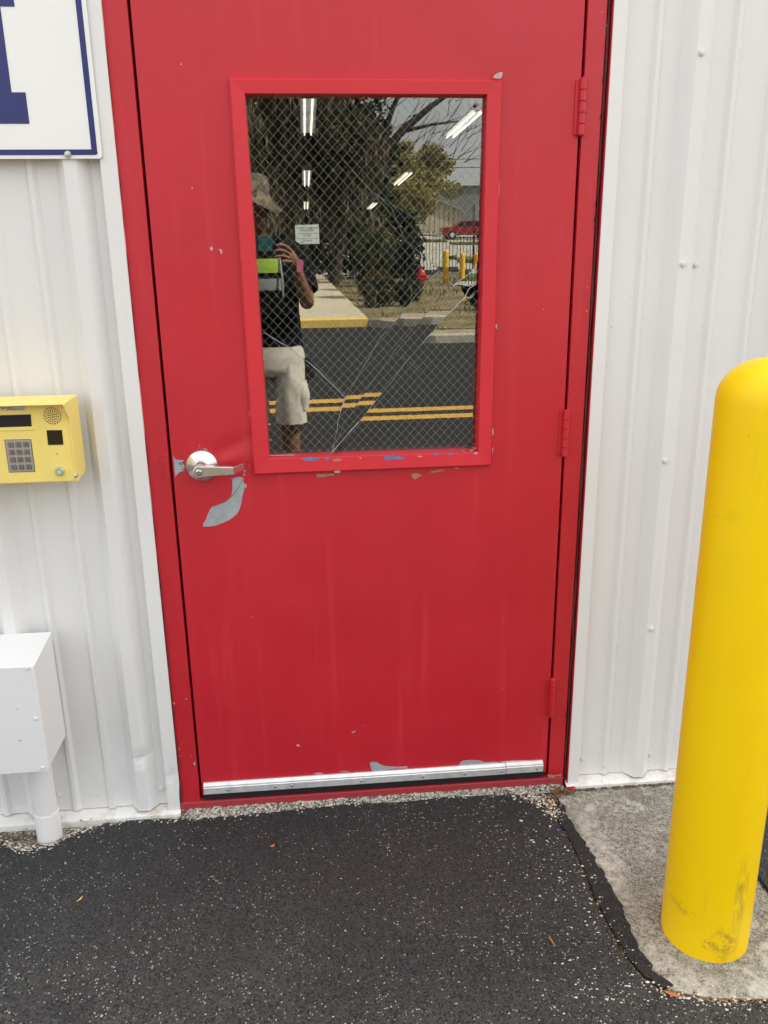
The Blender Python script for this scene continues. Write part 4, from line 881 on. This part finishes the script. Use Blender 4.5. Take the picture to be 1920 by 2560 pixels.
sheet('parking_lot', -60, 60, -90, -33.5, 10, 20, LOTZ, M_LOT, 0)
kind(MB().prism_xy([(8.6, -42), (10.4, -40.5), (16, -41), (16, -46), (10.4, -46.5)], .0, .36).build('lawn', M_LAWN), 'structure')
kind(MB().prism_xy([(9.5, -60), (15.5, -60), (15.5, -64), (9.5, -64)], .6, .98).build('lawn', M_LAWN), 'structure')
kind(MB().prism_xy([(5.4, -37), (30, -37), (30, -33.6), (5.8, -33.6)], -.2, .03).build('access_lane', M_ROAD), 'structure')

# foliage helper: leaf-sized faces spread through clumps
def foliage(name, clumps, n, size, mats, parent=None, org=(0, 0, 0), hang=0.0, seed=0, long=1.6):
    r = random.Random(seed); b = MB(); W = [c[3]**2 for c in clumps]
    for _ in range(n):
        cx, cy, cz, R, sz = r.choices(clumps, W)[0]; u = Vector((r.gauss(0, 1), r.gauss(0, 1), r.gauss(0, 1))).normalized() * R * r.uniform(.25, 1.0)**.6
        p = Vector((cx, cy, cz)) + Vector((u.x, u.y, u.z*sz)); s = size * r.uniform(.6, 1.5)
        d = Vector((r.gauss(0, 1), r.gauss(0, 1), r.gauss(0, .7) - hang)).normalized(); e = d.cross(Vector((r.gauss(0, 1), r.gauss(0, 1), r.gauss(0, 1)))).normalized()
        a = d*s*long/2; c = e*s/2
        b.add([p-a, p+c, p+a, p-c], [(0, 1, 2, 3)], r.randrange(len(mats)))
    return b.build(name, mats, parent, org, fix=False)
def leafmat(name, c): return mat(name, c, .75, spec=.25, var=.35, vscale=3)
M_OAK = [leafmat('oak_leaf', (.045, .050, .022)), leafmat('oak_leaf_dull', (.058, .054, .032)), leafmat('oak_leaf_dark', (.022, .026, .012))]
M_MOSS = [leafmat('grey_moss', (.17, .15, .105)), leafmat('brown_moss', (.07, .056, .038))]; M_BARK = mat('oak_bark', (.045, .037, .029), .9, var=.35, vscale=9, bump=.8, bscale=14, bdist=.02)
M_OLIVE = [leafmat('olive_leaf', (.26, .23, .08)), leafmat('olive_leaf_pale', (.36, .30, .12)), leafmat('olive_leaf_green', (.16, .165, .06))]
M_SHRUB = [leafmat('shrub_leaf', (.042, .055, .02)), leafmat('shrub_leaf_dry', (.12, .105, .045)), leafmat('shrub_leaf_dark', (.02, .028, .01))]
M_HEDGE = [leafmat('hedge_leaf', (.020, .028, .012)), leafmat('hedge_leaf_dark', (.012, .016, .009)), leafmat('hedge_leaf_green', (.04, .06, .02))]
# live oak hung with moss, just behind the path's fence
OAK = thing('oak_tree', 'big dark oak hung with grey moss, reflected at the upper left', 'tree', (1.6, -27.5, .13))
limb = MB(); limb.tube([(1.6, -27.5, .05), (1.75, -27.4, 1.2), (2.1, -27.2, 2.4), (2.5, -27, 3.2)], [.27, .21, .19, .18], 9)
limb.tube([(2.5, -27, 3.1), (3.2, -26.9, 4.0), (3.9, -26.8, 4.8), (4.8, -26.7, 5.5), (5.9, -26.7, 6.2)], [.22, .17, .13, .09, .04], 8)
limb.tube([(3.2, -26.9, 4.0), (3.5, -26.7, 5.2), (4.1, -26.6, 6.6)], [.12, .09, .04], 7); limb.tube([(3.9, -26.8, 4.8), (4.9, -26.6, 5.0), (5.8, -26.6, 5.1)], [.08, .05, .02], 6)
limb.tube([(2.3, -27, 2.8), (1.2, -26.8, 4.2), (.2, -26.4, 5.6)], [.24, .16, .08], 8); limb.tube([(2.1, -27.2, 2.4), (.4, -26.8, 3.2), (-1.6, -26.4, 4.3)], [.18, .13, .06], 8); limb.tube([(2.5, -27, 3.1), (2.6, -26.8, 5), (2.4, -26.6, 7)], [.2, .14, .06], 8)
r = random.Random(31)
for _ in range(150):
    p = Vector((r.uniform(1.5, 6.4), -26.7 + r.uniform(-.5, .5), r.uniform(3.8, 6.8))); a_ = Vector((r.uniform(.1, .7), r.uniform(-.2, .2), r.uniform(.1, .6))); limb.tube([p, p + a_, p + a_*1.7 + Vector((r.uniform(-.2, .3), 0, r.uniform(-.1, .3)))], [.013, .008, .003], 4)
limb.build('trunk', M_BARK, OAK, smooth=True)
cl = [(r.uniform(-5, 2.6), -27 + r.uniform(-1.2, 1.6), r.uniform(3.2, 9), r.uniform(.8, 1.5), .7) for _ in range(46)] + [(r.uniform(2.2, 3.4), -27 + r.uniform(-.8, .8), r.uniform(5.6, 8), r.uniform(.3, .6), .7) for _ in range(6)]
foliage('crown', cl, 22000, .11, M_OAK, OAK, seed=3)
mo = [(r.uniform(-5, 3.1), -26.3 + r.uniform(-1.0, 1.2), r.uniform(2.0, 6.0), .55, 2.0) for _ in range(60)]
foliage('hanging_moss', mo, 15000, .040, M_MOSS, OAK, hang=4.5, seed=4, long=10)
for k, (x, y, h, lab) in enumerate(((-5.5, -32, 9, 'dark evergreen tree behind the far left of the fence'), (-1.0, -35.5, 10, 'dark evergreen tree standing straight behind the oak'), (2.2, -37, 8.5, 'dark evergreen tree behind the oak trunk'))):
    t = thing('evergreen_tree', lab, 'tree', (x, y, .13), 'dark trees behind the oak')
    MB().tube([(x, y, 0), (x+.1, y, h*.5)], [.25, .15], 8).build('trunk', M_BARK, t, smooth=True)
    foliage('crown', [(x + r.uniform(-2.3, 2.3), y + r.uniform(-1, 1), r.uniform(1.0, h), r.uniform(.9, 1.5), .8) for _ in range(30)], 12000, .19, M_HEDGE, t, seed=10+k)
t = thing('olive_tree', 'pale olive green tree rising behind the long fence', 'tree', (10.0, -64, .9))
MB().tube([(10.0, -64, .9), (10.1, -64, 4.5), (10.0, -64, 7)], [.3, .22, .1], 8).build('trunk', M_BARK, t, smooth=True)
foliage('crown', [(10.0 + r.gauss(0, 1.35), -64 + r.uniform(-1.5, 1.5), r.uniform(3.2, 7.6), r.uniform(.7, 1.2), .75) for _ in range(34)] + [(9.6 + r.gauss(0, .5), -64, r.uniform(7.0, 8.0), .6, .8) for _ in range(5)], 20000, .12, M_OLIVE, t, seed=23)
t = thing('olive_tree', 'smaller pale tree leaning beside the metal shed', 'tree', (7.6, -52, .6))
MB().tube([(7.6, -52, .6), (7.8, -52, 3)], [.2, .1], 8).build('trunk', M_BARK, t, smooth=True)
foliage('crown', [(7.4 + r.gauss(0, .9), -52 + r.uniform(-1, 1), r.uniform(2.4, 4.8), r.uniform(.5, .9), .75) for _ in range(20)], 8000, .10, M_OLIVE, t, seed=24)
def bush(x, y, h, w, n, mats, label, nm='bush', stems=5):
    t = thing(nm, label, 'bush', (x, y, VZ(y))); g = VZ(y) - .1; rr = random.Random(int(x*100)); b = MB()
    for _ in range(stems): b.tube([(x + rr.uniform(-.2, .2)*w, y + rr.uniform(-.2, .2), g), (x + rr.uniform(-.4, .4)*w, y + rr.uniform(-.3, .3), g + h*rr.uniform(.75, 1.15))], [.018, .004], 5)
    b.build('stem', M_TWIG, t); foliage('foliage', [(x + rr.uniform(-.4, .4)*w, y + rr.uniform(-.3, .3)*w, g + .15 + rr.uniform(.1, .85)*h, .22*w + .12, .9) for _ in range(14)], n*2, .034, mats, t, hang=-1.2, seed=int(x*10), long=6.5)
bush(2.1, -18.6, 1.75, .8, 1300, M_SHRUB, 'tall ragged shrub beside the path, nearest the road'); bush(2.45, -21.5, 1.7, .8, 1500, M_SHRUB, 'leafy shrub behind the ragged shrub by the path'); bush(2.55, -25.4, 2.2, 1.0, 2600, M_HEDGE, 'wide dark shrub under the oak limb')
bush(1.9, -16.2, .5, .5, 500, M_SHRUB, 'low weed clump beside the edge of the path', 'weed_clump', 3); bush(2.55, -16.4, .45, .5, 500, M_HEDGE, 'low green weed clump on the bare verge', 'weed_clump', 3); bush(4.9, -19, .4, .6, 500, M_SHRUB, 'low weed clump in front of the hydrant', 'weed_clump', 3)
HG = thing('hedge', 'dark clipped hedge in the shade beyond the path', 'hedge', (-1, -31.8, .13)); foliage('hedge_leaves', [(x*.5 - 7, -31.9 + r.uniform(-.3, .3), r.uniform(.1, 2.2), .6, .9) for x in range(0, 25) for _ in range(5)], 20000, .14, M_HEDGE, HG, seed=41)
b = MB(); r = random.Random(51)
for _ in range(5200):
    x, y = r.uniform(1.5, 12), r.uniform(-31, -13.8)
    if mnoise.noise(Vector((x*.7, y*.5, 0))) < -.02: continue
    h = r.uniform(.06, .22); a = r.uniform(0, 6.28); w = .018; g = VZ(y) - .01; b.add([(x - w*math.cos(a), y - w*math.sin(a), g), (x + w*math.cos(a), y + w*math.sin(a), g), (x + r.uniform(-.06, .06), y + r.uniform(-.06, .06), g + h)], [(0, 1, 2)], r.randrange(3))
kind(b.build('dry_grass', [leafmat('straw_grass', (.26, .21, .09)), leafmat('green_grass', (.11, .13, .04)), leafmat('dull_grass', (.16, .14, .07))], fix=False), 'stuff')

# iron picket fence
M_IRON = mat('black_iron', (.012, .012, .013), .45)
FN = thing('iron_fence', 'black iron picket fence running behind the hydrant', 'fence', (6, -31, -.07))
for z in (.10, 1.45): MB().box(-7, 13, -31.02, -30.98, z, z+.045).build('rail', M_IRON, FN)
for i in range(150):
    x = -7 + i*.133
    if i % 18 == 0: MB().box(x-.035, x+.035, -31.035, -30.965, -.12, 1.72).prism_xz([(x-.045, 1.72), (x+.045, 1.72), (x, 1.80)], -31.045, -30.955).build('post', M_IRON, FN)
    else: MB().box(x-.011, x+.011, -31.011, -30.989, -.02, 1.54).add([(x-.011, -31.011, 1.54), (x+.011, -31.011, 1.54), (x+.011, -30.989, 1.54), (x-.011, -30.989, 1.54), (x, -31, 1.62)], [(0, 1, 4), (1, 2, 4), (2, 3, 4), (3, 0, 4)]).build('picket', M_IRON, FN)

# hydrant
M_HYD = mat('hydrant_red', (.50, .025, .020), .4, var=.1, vscale=6); hx, hy = 4.12, -24.0
hz = -.12
HY = thing('fire_hydrant', 'red fire hydrant on the dry verge before the fence', 'fire hydrant', (hx, hy, .01))
MB().lathe([(.17, .10), (.17, .16), (.115, .17), (.11, .50), (.155, .51), (.155, .55)], (hx, hy, hz), 'z', 20).build('barrel', M_HYD, HY, smooth=True)
MB().lathe([(.15, .55), (.14, .60), (.11, .67), (.05, .72), (.035, .72), (.035, .77), (.004, .775)], (hx, hy, hz), 'z', 20).build('bonnet', M_HYD, HY, smooth=True)
for s in (-1, 1): MB().lathe([(.055, .09*s), (.055, .16*s), (.068, .165*s), (.068, .20*s), (.03, .205*s), (.03, .23*s)], (hx, hy, .44+hz), 'x', 14).build('hose_outlet', M_HYD, HY, smooth=True)
MB().lathe([(.075, .09), (.075, .17), (.09, .175), (.09, .215), (.03, .22), (.03, .25)], (hx, hy, .40+hz), 'y', 16).build('pumper_outlet', M_HYD, HY, smooth=True)
# four yellow bollards by the hydrant
BP = [(4.98, -24.3), (5.42, -24.0), (5.86, -24.0), (6.14, -24.6)]
lab = ['yellow bollard nearest the hydrant, beyond the road', 'second yellow bollard from the hydrant, beyond the road', 'third yellow bollard from the hydrant, beyond the road', 'yellow bollard farthest from the hydrant, beyond the road']
first = None
for (x, y), l in zip(BP, lab):
    if first is None:
        first = MB().lathe([(.085, 0), (.085, .98)] + [(.085*math.cos(rad(a)), .98+.075*math.sin(rad(a))) for a in range(15, 90, 15)] + [(.004, 1.055)], (x, y, .01), 'z', 20, cap0=False).build('bollard', mat('bollard_yellow', (.80, .50, .01), .4), None, org=(x, y, .01), smooth=True, angle=60); o = first
    else: o = clone(first); o.location = (x, y, .01)
    tag(o, l, 'bollard', 'yellow bollards beside the hydrant')

# far lot: red car, metal shed, long warehouse, poles and wires
M_SHED = mat('beige_sheet_metal', (.42, .38, .27), .6, var=.06, vscale=1); M_SHEDR = mat('shed_roof', (.30, .31, .30), .5); M_WH = mat('dark_grey_sheet_metal', (.16, .17, .17), .6, var=.06, vscale=.4); M_GLZ = mat('tinted_glass', (.02, .022, .025), .1)
SH_ = thing('metal_shed', 'beige ribbed metal shed with a gabled front beyond the fence', 'building', (13.0, -77, 1.2))
gz = lambda z: z
def ribbed(x0, x1, y, z0, prof, m, nm, parent, step=.45):
    x = x0
    while x < x1 - .01:
        xe = min(x + step*.86, x1); MB().add([(x, y, z0), (xe, y, z0), (xe, y, prof(xe)), (x, y, prof(x)), (x, y-.1, z0), (xe, y-.1, z0), (xe, y-.1, prof(xe)), (x, y-.1, prof(x))], [(0, 1, 2, 3), (4, 7, 6, 5), (0, 3, 7, 4), (1, 5, 6, 2), (3, 2, 6, 7)]).build(nm, m, parent); x += step
gp = lambda x: 5.05 - abs(x - 13.1)*.42
MB().add([(9.6, -77.1, 1.0), (16.6, -77.1, 1.0), (16.6, -77.1, gp(16.6)), (13.1, -77.1, gp(13.1)), (9.6, -77.1, gp(9.6)), (9.6, -86, 1.0), (16.6, -86, 1.0), (16.6, -86, gp(16.6)), (13.1, -86, gp(13.1)), (9.6, -86, gp(9.6))], [(0, 1, 2, 3, 4), (9, 8, 7, 6, 5), (0, 4, 9, 5), (1, 6, 7, 2)]).build('wall', M_SHED, SH_)
ribbed(9.65, 16.55, -77.0, 1.0, lambda x: gp(x)-.03, M_SHED, 'wall_panel', SH_)
for s in (-1, 1): MB().add([(13.1, -76.6, 5.12), (13.1+s*3.9, -76.6, 5.12-3.9*.42), (13.1+s*3.9, -86.3, 5.12-3.9*.42), (13.1, -86.3, 5.12), (13.1, -76.6, 5.05), (13.1+s*3.9, -76.6, 5.05-3.9*.42), (13.1+s*3.9, -86.3, 5.05-3.9*.42), (13.1, -86.3, 5.05)], [(0, 1, 2, 3), (4, 7, 6, 5), (0, 4, 5, 1), (1, 5, 6, 2), (2, 6, 7, 3)]).build('roof', M_SHEDR, SH_)
WHS = thing('warehouse', 'long dark grey metal warehouse at the far right of the lot', 'building', (22, -84, 1.4))
MB().box(14.9, 42, -100, -84, 1.0, 6.1).build('wall', M_WH, WHS); MB().prism_yz([(-83.7, 6.1), (-92, 7.4), (-100.3, 6.1)], 14.6, 42.3).build('roof', M_SHEDR, WHS)
for k in range(5): MB().box(19.5 + k*4.4, 22.6 + k*4.4, -83.98, -83.9, 1.3, 4.4).build('roller_door', mat('roller_door_grey', (.22, .23, .23), .5), WHS)
M_CAR = mat('red_car_paint', (.24, .014, .018), .25, coat=.5); cx, cy, cz = 15.6, -70, LOTZ(-70)+.01
CR = thing('parked_car', 'red car parked on the far lot behind the fence', 'car', (cx, cy, cz))
pr = [(-2.2, .35), (-2.25, .75), (-2.05, .98), (-1.15, 1.02), (-.55, 1.48), (.75, 1.52), (1.55, 1.08), (2.15, .98), (2.25, .6), (2.2, .33)]
MB().prism_xz([(cx+a, cz+c) for a, c in pr], cy-.85, cy+.85).build('car_body', M_CAR, CR, bevel=.06)
for s in (-1, 1): MB().prism_xz([(cx+a, cz+c) for a, c in [(-1.02, 1.04), (-.50, 1.42), (.08, 1.44), (.08, 1.04)]], cy+s*.86-.005, cy+s*.86+.005).build('side_window', M_GLZ, CR); MB().prism_xz([(cx+a, cz+c) for a, c in [(.16, 1.04), (.16, 1.44), (.72, 1.46), (1.38, 1.06)]], cy+s*.86-.005, cy+s*.86+.005).build('side_window', M_GLZ, CR)
for a in (-1.4, 1.4):
    for s in (-1, 1):
        w = MB().lathe([(.34, -.11), (.34, .11)], (cx+a, cy+s*.80, cz+.34), 'y', 20).build('wheel', M_BLACK, CR, smooth=True); MB().lathe([(.2, -.118), (.2, .118)], (cx+a, cy+s*.80, cz+.34), 'y', 16).build('rim', M_ALU, w)
for i, (x, l) in enumerate(((-30, 'wooden utility pole far off at the left'), (44, 'wooden utility pole far off at the right'))):
    t = thing('utility_pole', l, 'utility pole', (x, -50, .5)); MB().tube([(x, -50, 0), (x, -50, 8.2)], [.16, .11], 10).build('pole', M_BARK, t, smooth=True); MB().box(x-.06, x+.06, -50.9, -49.1, 6.5, 6.62).build('crossarm', M_BARK, t)
for z, y, l in ((6.62, -49.4, 'upper black power line between the poles'), (6.2, -50.0, 'lower black power line between the poles')):
    tag(MB().tube([(-30 + 74*i/24, y, z - 1.1*(1-((i-12)/12)**2) + .25) for i in range(25)], .022, 5).build('power_line', M_BLACK, None, org=(7, y, z)), l, 'power line')

# ================================================================== THE PERSON TAKING THE PICTURE, SEEN IN THE GLASS
M_SKIN = mat('skin', (.24, .115, .06), .55, var=.08, vscale=20); M_SHIRT = mat('black_shirt_cloth', (.005, .005, .006), .9, spec=.12); M_LIME = mat('lime_band', (.38, .60, .05), .6); M_SILV = mat('silver_band', (.36, .38, .37), .5)
M_SHORT = mat('stone_shorts_cloth', (.68, .65, .56), .85, var=.08, vscale=14); M_PINK = mat('pink_card', (.75, .20, .30), .6); M_TEAL = mat('teal_phone_case', (.02, .13, .13), .4); M_NAVY = mat('navy_phone_back', (.01, .015, .04), .3)
def camo():
    m, t, p, N = node_mat('camo_hat_cloth', .85, .2); v = N.voro(22); c = N.mix(N.ramp(N.noise(16, 3, .6), .44, .5), (.24, .205, .145), (.12, .10, .07)); c = N.mix(N.ramp(N.noise(24, 3, .6, N.mapped((1, 1, 1), (5, 2, 9))), .56, .6), c, (.05, .045, .035)); t.links.new(c, p.inputs['Base Color']); return m
M_CAMO = camo(); M_HAIR = mat('dark_hair', (.015, .012, .01), .7)
PX, PYY = -.315, -2.53
PER = thing('person', 'person in camouflage hat, black shirt and pale shorts holding up a phone', 'person', (PX, PYY, 0))
def skin_body():
    V, E_, Rr = [], [], []
    def add(p, r_, parent=None):
        V.append(tuple(p)); Rr.append(r_)
        if parent is not None: E_.append((parent, len(V)-1))
        return len(V)-1
    hx_ = PX - .045
    pel = add((PX, PYY, 1.0), .105); sp1 = add((PX, PYY, 1.18), .10, pel); ch = add((PX-.005, PYY, 1.40), .115, sp1); nb = add((PX-.02, PYY, 1.575), .062, ch); nk = add((hx_+.01, PYY+.02, 1.66), .056, nb)
    h1 = add((hx_, PYY+.045, 1.735), .076, nk); h2 = add((hx_, PYY+.035, 1.81), .090, h1); add((hx_, PYY+.03, 1.88), .074, h2)
    add((hx_, PYY+.148, 1.765), .011, add((hx_, PYY+.122, 1.778), .020, h2)); add((hx_, PYY+.105, 1.688), .030, h1)
    for s in (-1, 1): add((hx_+s*.098, PYY+.03, 1.775), .016, add((hx_+s*.075, PYY+.03, 1.78), .030, h2))
    def arm(s, elbow, wrist, palm, fingers):
        sh = add((PX + s*.165, PYY, 1.55), .060, ch); ua = add(Vector((PX + s*.205, PYY+.02, 1.50)).lerp(Vector(elbow), .45), .047, sh); el = add(elbow, .038, ua)
        fa = add(Vector(elbow).lerp(Vector(wrist), .35), .043, el); fb = add(Vector(elbow).lerp(Vector(wrist), .75), .033, fa); wr = add(wrist, .025, fb); pa = add(palm, .031, wr)
        for fpts in fingers:
            q = pa
            for k, p in enumerate(fpts): q = add(p, .0098 - .0009*k, q)
    arm(1, (-.083, -2.39, 1.285), (-.140, -2.285, 1.49), (-.155, -2.262, 1.545),
        [[(-.165, -2.240, 1.578), (-.190, -2.222, 1.600), (-.218, -2.208, 1.607), (-.243, -2.204, 1.603)], [(-.175, -2.232, 1.562), (-.205, -2.212, 1.580), (-.232, -2.203, 1.580), (-.255, -2.203, 1.572)],
         [(-.175, -2.230, 1.540), (-.207, -2.212, 1.553), (-.236, -2.204, 1.550), (-.255, -2.206, 1.542)], [(-.168, -2.232, 1.520), (-.195, -2.217, 1.528), (-.218, -2.212, 1.524)], [(-.170, -2.268, 1.570), (-.195, -2.256, 1.600), (-.222, -2.240, 1.615)]])
    arm(-1, (-.56, -2.39, 1.30), (-.465, -2.285, 1.50), (-.440, -2.262, 1.548),
        [[(-.425, -2.240, 1.580), (-.400, -2.222, 1.600), (-.372, -2.208, 1.607), (-.350, -2.204, 1.602)], [(-.418, -2.232, 1.562), (-.390, -2.212, 1.578), (-.362, -2.203, 1.576), (-.340, -2.203, 1.570)],
         [(-.418, -2.230, 1.540), (-.390, -2.212, 1.550), (-.362, -2.204, 1.546)], [(-.425, -2.232, 1.520), (-.402, -2.217, 1.526), (-.380, -2.212, 1.522)], [(-.422, -2.268, 1.570), (-.400, -2.256, 1.600), (-.375, -2.240, 1.615)]])
    for s in (-1, 1):
        hp = add((PX + s*.10, PYY, .93), .090, pel); th = add((PX + s*.105, PYY+.01, .72), .075, hp); kn = add((PX + s*.105, PYY+.02, .50), .054, th); cf = add((PX + s*.108, PYY-.015, .36), .056, kn); an = add((PX + s*.105, PYY-.02, .11), .036, cf)
        add((PX + s*.120, PYY+.15, .035), .030, add((PX + s*.112, PYY+.06, .045), .040, an))
    me = bpy.data.meshes.new('body'); me.from_pydata(V, E_, []); o = bpy.data.objects.new('body', me); COL.objects.link(o)
    md = o.modifiers.new('skin', 'SKIN'); md.use_smooth_shade = True
    for i, r_ in enumerate(Rr): me.skin_vertices[0].data[i].radius = (r_, r_)
    me.skin_vertices[0].data[0].use_root = True
    sb = o.modifiers.new('sub', 'SUBSURF'); sb.levels = 2; sb.render_levels = 2
    dg = bpy.context.evaluated_depsgraph_get(); dg.update(); m2 = bpy.data.meshes.new_from_object(o.evaluated_get(dg)); bpy.data.objects.remove(o)
    m2.name = 'body'; m2.materials.clear(); m2.materials.append(M_SKIN); org = Vector(PER['_o'])
    for v in m2.vertices: v.co -= org
    ob = bpy.data.objects.new('body', m2); COL.objects.link(ob); place(ob, PER, org); m2.polygons.foreach_set('use_smooth', [True]*len(m2.polygons)); return ob
skin_body()
def loft(rings, n=28, fold=0.0, seed=0, a0=0, a1=360, cap=False):
    vs, fs = [], []; closed = a1 - a0 >= 360
    for j, (cx, cy, z, rx, ry) in enumerate(rings):
        for k in range(n):
            a = rad(a0 + (a1-a0)*k/(n if closed else n-1)); f = 1 + fold*(mnoise.noise(Vector((math.cos(a)*1.7, math.sin(a)*1.7, z*5 + seed))) + .6*mnoise.noise(Vector((math.cos(a)*4, math.sin(a)*4, z*9 + seed))))
            vs.append((cx + rx*f*math.cos(a), cy + ry*f*math.sin(a), z))
    for j in range(len(rings)-1):
        for k in range(n if closed else n-1): fs.append((j*n+k, j*n+(k+1) % n, (j+1)*n+(k+1) % n, (j+1)*n+k))
    if cap: fs.append(list(range((len(rings)-1)*n, len(rings)*n)))
    return MB().add(vs, fs)
def dense(rings, k=3):
    out = []
    for a, b in zip(rings[:-1], rings[1:]): out += [tuple(p + (q-p)*i/k for p, q in zip(a, b)) for i in range(k)]
    return out + [rings[-1]]
TOR = [(PX+.03, PYY, 1.03, .172, .125), (PX+.03, PYY, 1.12, .165, .122), (PX+.02, PYY, 1.26, .168, .124), (PX+.01, PYY, 1.40, .188, .132), (PX, PYY, 1.50, .198, .128), (PX, PYY, 1.565, .185, .112), (PX-.01, PYY, 1.605, .125, .09), (PX-.02, PYY+.005, 1.63, .072, .072)]
b = loft(dense(TOR), 32, .03, 1)
for s, el in ((1, Vector((-.083, -2.39, 1.285))), (-1, Vector((-.56, -2.39, 1.30)))):
    a = Vector((PX + s*.13, PYY, 1.555)); m_ = Vector((PX + s*.205, PYY+.02, 1.50)); e = m_.lerp(el, .62); b.tube([a, m_, m_.lerp(e, .5), e], [.070, .074, .070, .074], 16, cap=False)
b.build('shirt', M_SHIRT, PER, smooth=True, angle=70)
def ring_at(z):
    for p, q in zip(TOR[:-1], TOR[1:]):
        if p[2] <= z <= q[2]: t = (z-p[2])/(q[2]-p[2]); return tuple(u + (v-u)*t for u, v in zip(p, q))
def band(z0, z1, a0, a1, m, nm):
    rs = [(*ring_at(z)[:3], ring_at(z)[3]+.008, ring_at(z)[4]+.008) for z in (z0, (z0+z1)/2, z1)]; loft(rs, 20, 0, 0, a0, a1).build(nm, m, PER, smooth=True)
band(1.462, 1.535, 62, 130, M_LIME, 'lime_chest_band'); band(1.372, 1.432, 60, 130, M_SILV, 'silver_chest_band')
b = loft(dense([(PX+.03, PYY, 1.065, .168, .128), (PX+.03, PYY, 1.0, .178, .136), (PX+.02, PYY, .93, .185, .135), (PX+.015, PYY, .90, .170, .115)], 3), 32, .02, 2)
for s in (-1, 1):
    c = PX + .005 + s*.108; vv = loft(dense([(c, PYY, .965, .085, .118), (c, PYY+.005, .86, .092, .120), (c, PYY+.012, .74, .089, .112), (c, PYY+.018, .625, .092, .108)], 8), 36, .12, 3+s); b.add(vv.v, vv.f)
b.build('shorts', M_SHORT, PER, smooth=True, angle=70)
b = MB(); c = PX + .005 + .108
vv = loft(dense([(c+.055, PYY+.02, .70, .050, .075), (c+.058, PYY+.02, .78, .058, .085), (c+.050, PYY+.02, .87, .045, .075)], 4), 16, .16, 9); b.add(vv.v, vv.f); b.build('cargo_pocket', M_SHORT, PER, smooth=True, angle=70)
MB().box(PX+.205, PX+.255, PYY-.03, PYY+.05, .865, 1.0).build('belt_holster', M_BLACK, PER, bevel=.012)
for s in (-1, 1):
    x = PX + s*.117; MB().prism_yz([(PYY-.11, 0), (PYY+.20, 0), (PYY+.21, .03), (PYY+.17, .07), (PYY+.05, .105), (PYY-.03, .13), (PYY-.10, .12), (PYY-.12, .05)], x-.05, x+.05).build('shoe', M_BLACK, PER, bevel=.018)
hx_ = PX - .045; hc = (hx_, PYY+.035)
b = MB(); vs = []; n = 36
rings = [(.150, 0), (.128, .010), (.104, .030), (.1035, .06), (.101, .10), (.088, .135), (.05, .150), (.004, .152)]
for j, (r_, h) in enumerate(rings):
    for k in range(n):
        a = 2*math.pi*k/n; dz = (-.050*abs(math.cos(a))**2 + .018*math.cos(3*a+.6)) * max(0, (r_-.10)/.05); f = 1 + (.10*math.cos(5*a)+.05*math.sin(3*a))*max(0, (r_-.11)/.04)
        vs.append((hc[0]+r_*f*math.cos(a), hc[1]+r_*1.12*f*math.sin(a), 1.812+h+dz))
b.add(vs, [(j*n+k, j*n+(k+1) % n, (j+1)*n+(k+1) % n, (j+1)*n+k) for j in range(len(rings)-1) for k in range(n)])
o = b.build('hat', M_CAMO, PER, smooth=True, angle=80); md = o.modifiers.new('cloth', 'SOLIDIFY'); md.thickness = .003
for s in (-1, 1): MB().lathe([(.012, -.004), (.009, .006), (.002, .009)], (hx_+s*.033, PYY+.112, 1.79), 'y', 12).build('eye', mat('eye_white', (.5, .5, .5), .2), PER, smooth=True)
MB().prism_xz([(hx_-.026, 1.716), (hx_, 1.712), (hx_+.026, 1.716), (hx_+.008, 1.722), (hx_-.008, 1.722)], PYY+.122, PYY+.128).build('mouth', mat('lip_colour', (.22, .07, .06), .5), PER, bevel=.002)
loft([(hx_, PYY+.025, 1.73, .080, .075), (hx_, PYY+.02, 1.79, .099, .098), (hx_, PYY+.02, 1.84, .101, .100)], 24, .05, 5, 150, 390).build('hair', M_HAIR, PER, smooth=True)
MB().box(-.138, -.104, -2.240, -2.236, 1.468, 1.532).build('pink_card', M_PINK, PER, bevel=.001)
MB().tube([(PX+.09, PYY+.11, 1.55), (PX+.10, PYY+.145, 1.44), (PX+.10, PYY+.145, 1.33)], .006, 6).build('lanyard', M_SILV, PER)
PH = thing('phone', 'dark phone in a teal case held up in both hands', 'phone', (-.295, -2.22, 1.61))
MB().prism_xz(rrect(-.372, -.218, 1.575, 1.647, .010), -2.2255, -2.2165).build('phone_body', M_NAVY, PH, bevel=.001)
MB().prism_xz(rrect(-.330, -.255, 1.576, 1.646, .006), -2.2160, -2.2145).build('phone_case', M_TEAL, PH, bevel=.0004)
for z in (1.634, 1.618): MB().lathe([(.0065, 0), (.0065, .0022), (.005, .003)], (-.230, -2.2165, z), 'y', 16).build('lens', M_BLKGLASS, PH, smooth=True)
# housekeeping: the helper property used while building is dropped
for o in SC.objects:
    if '_o' in o.keys(): del o['_o']
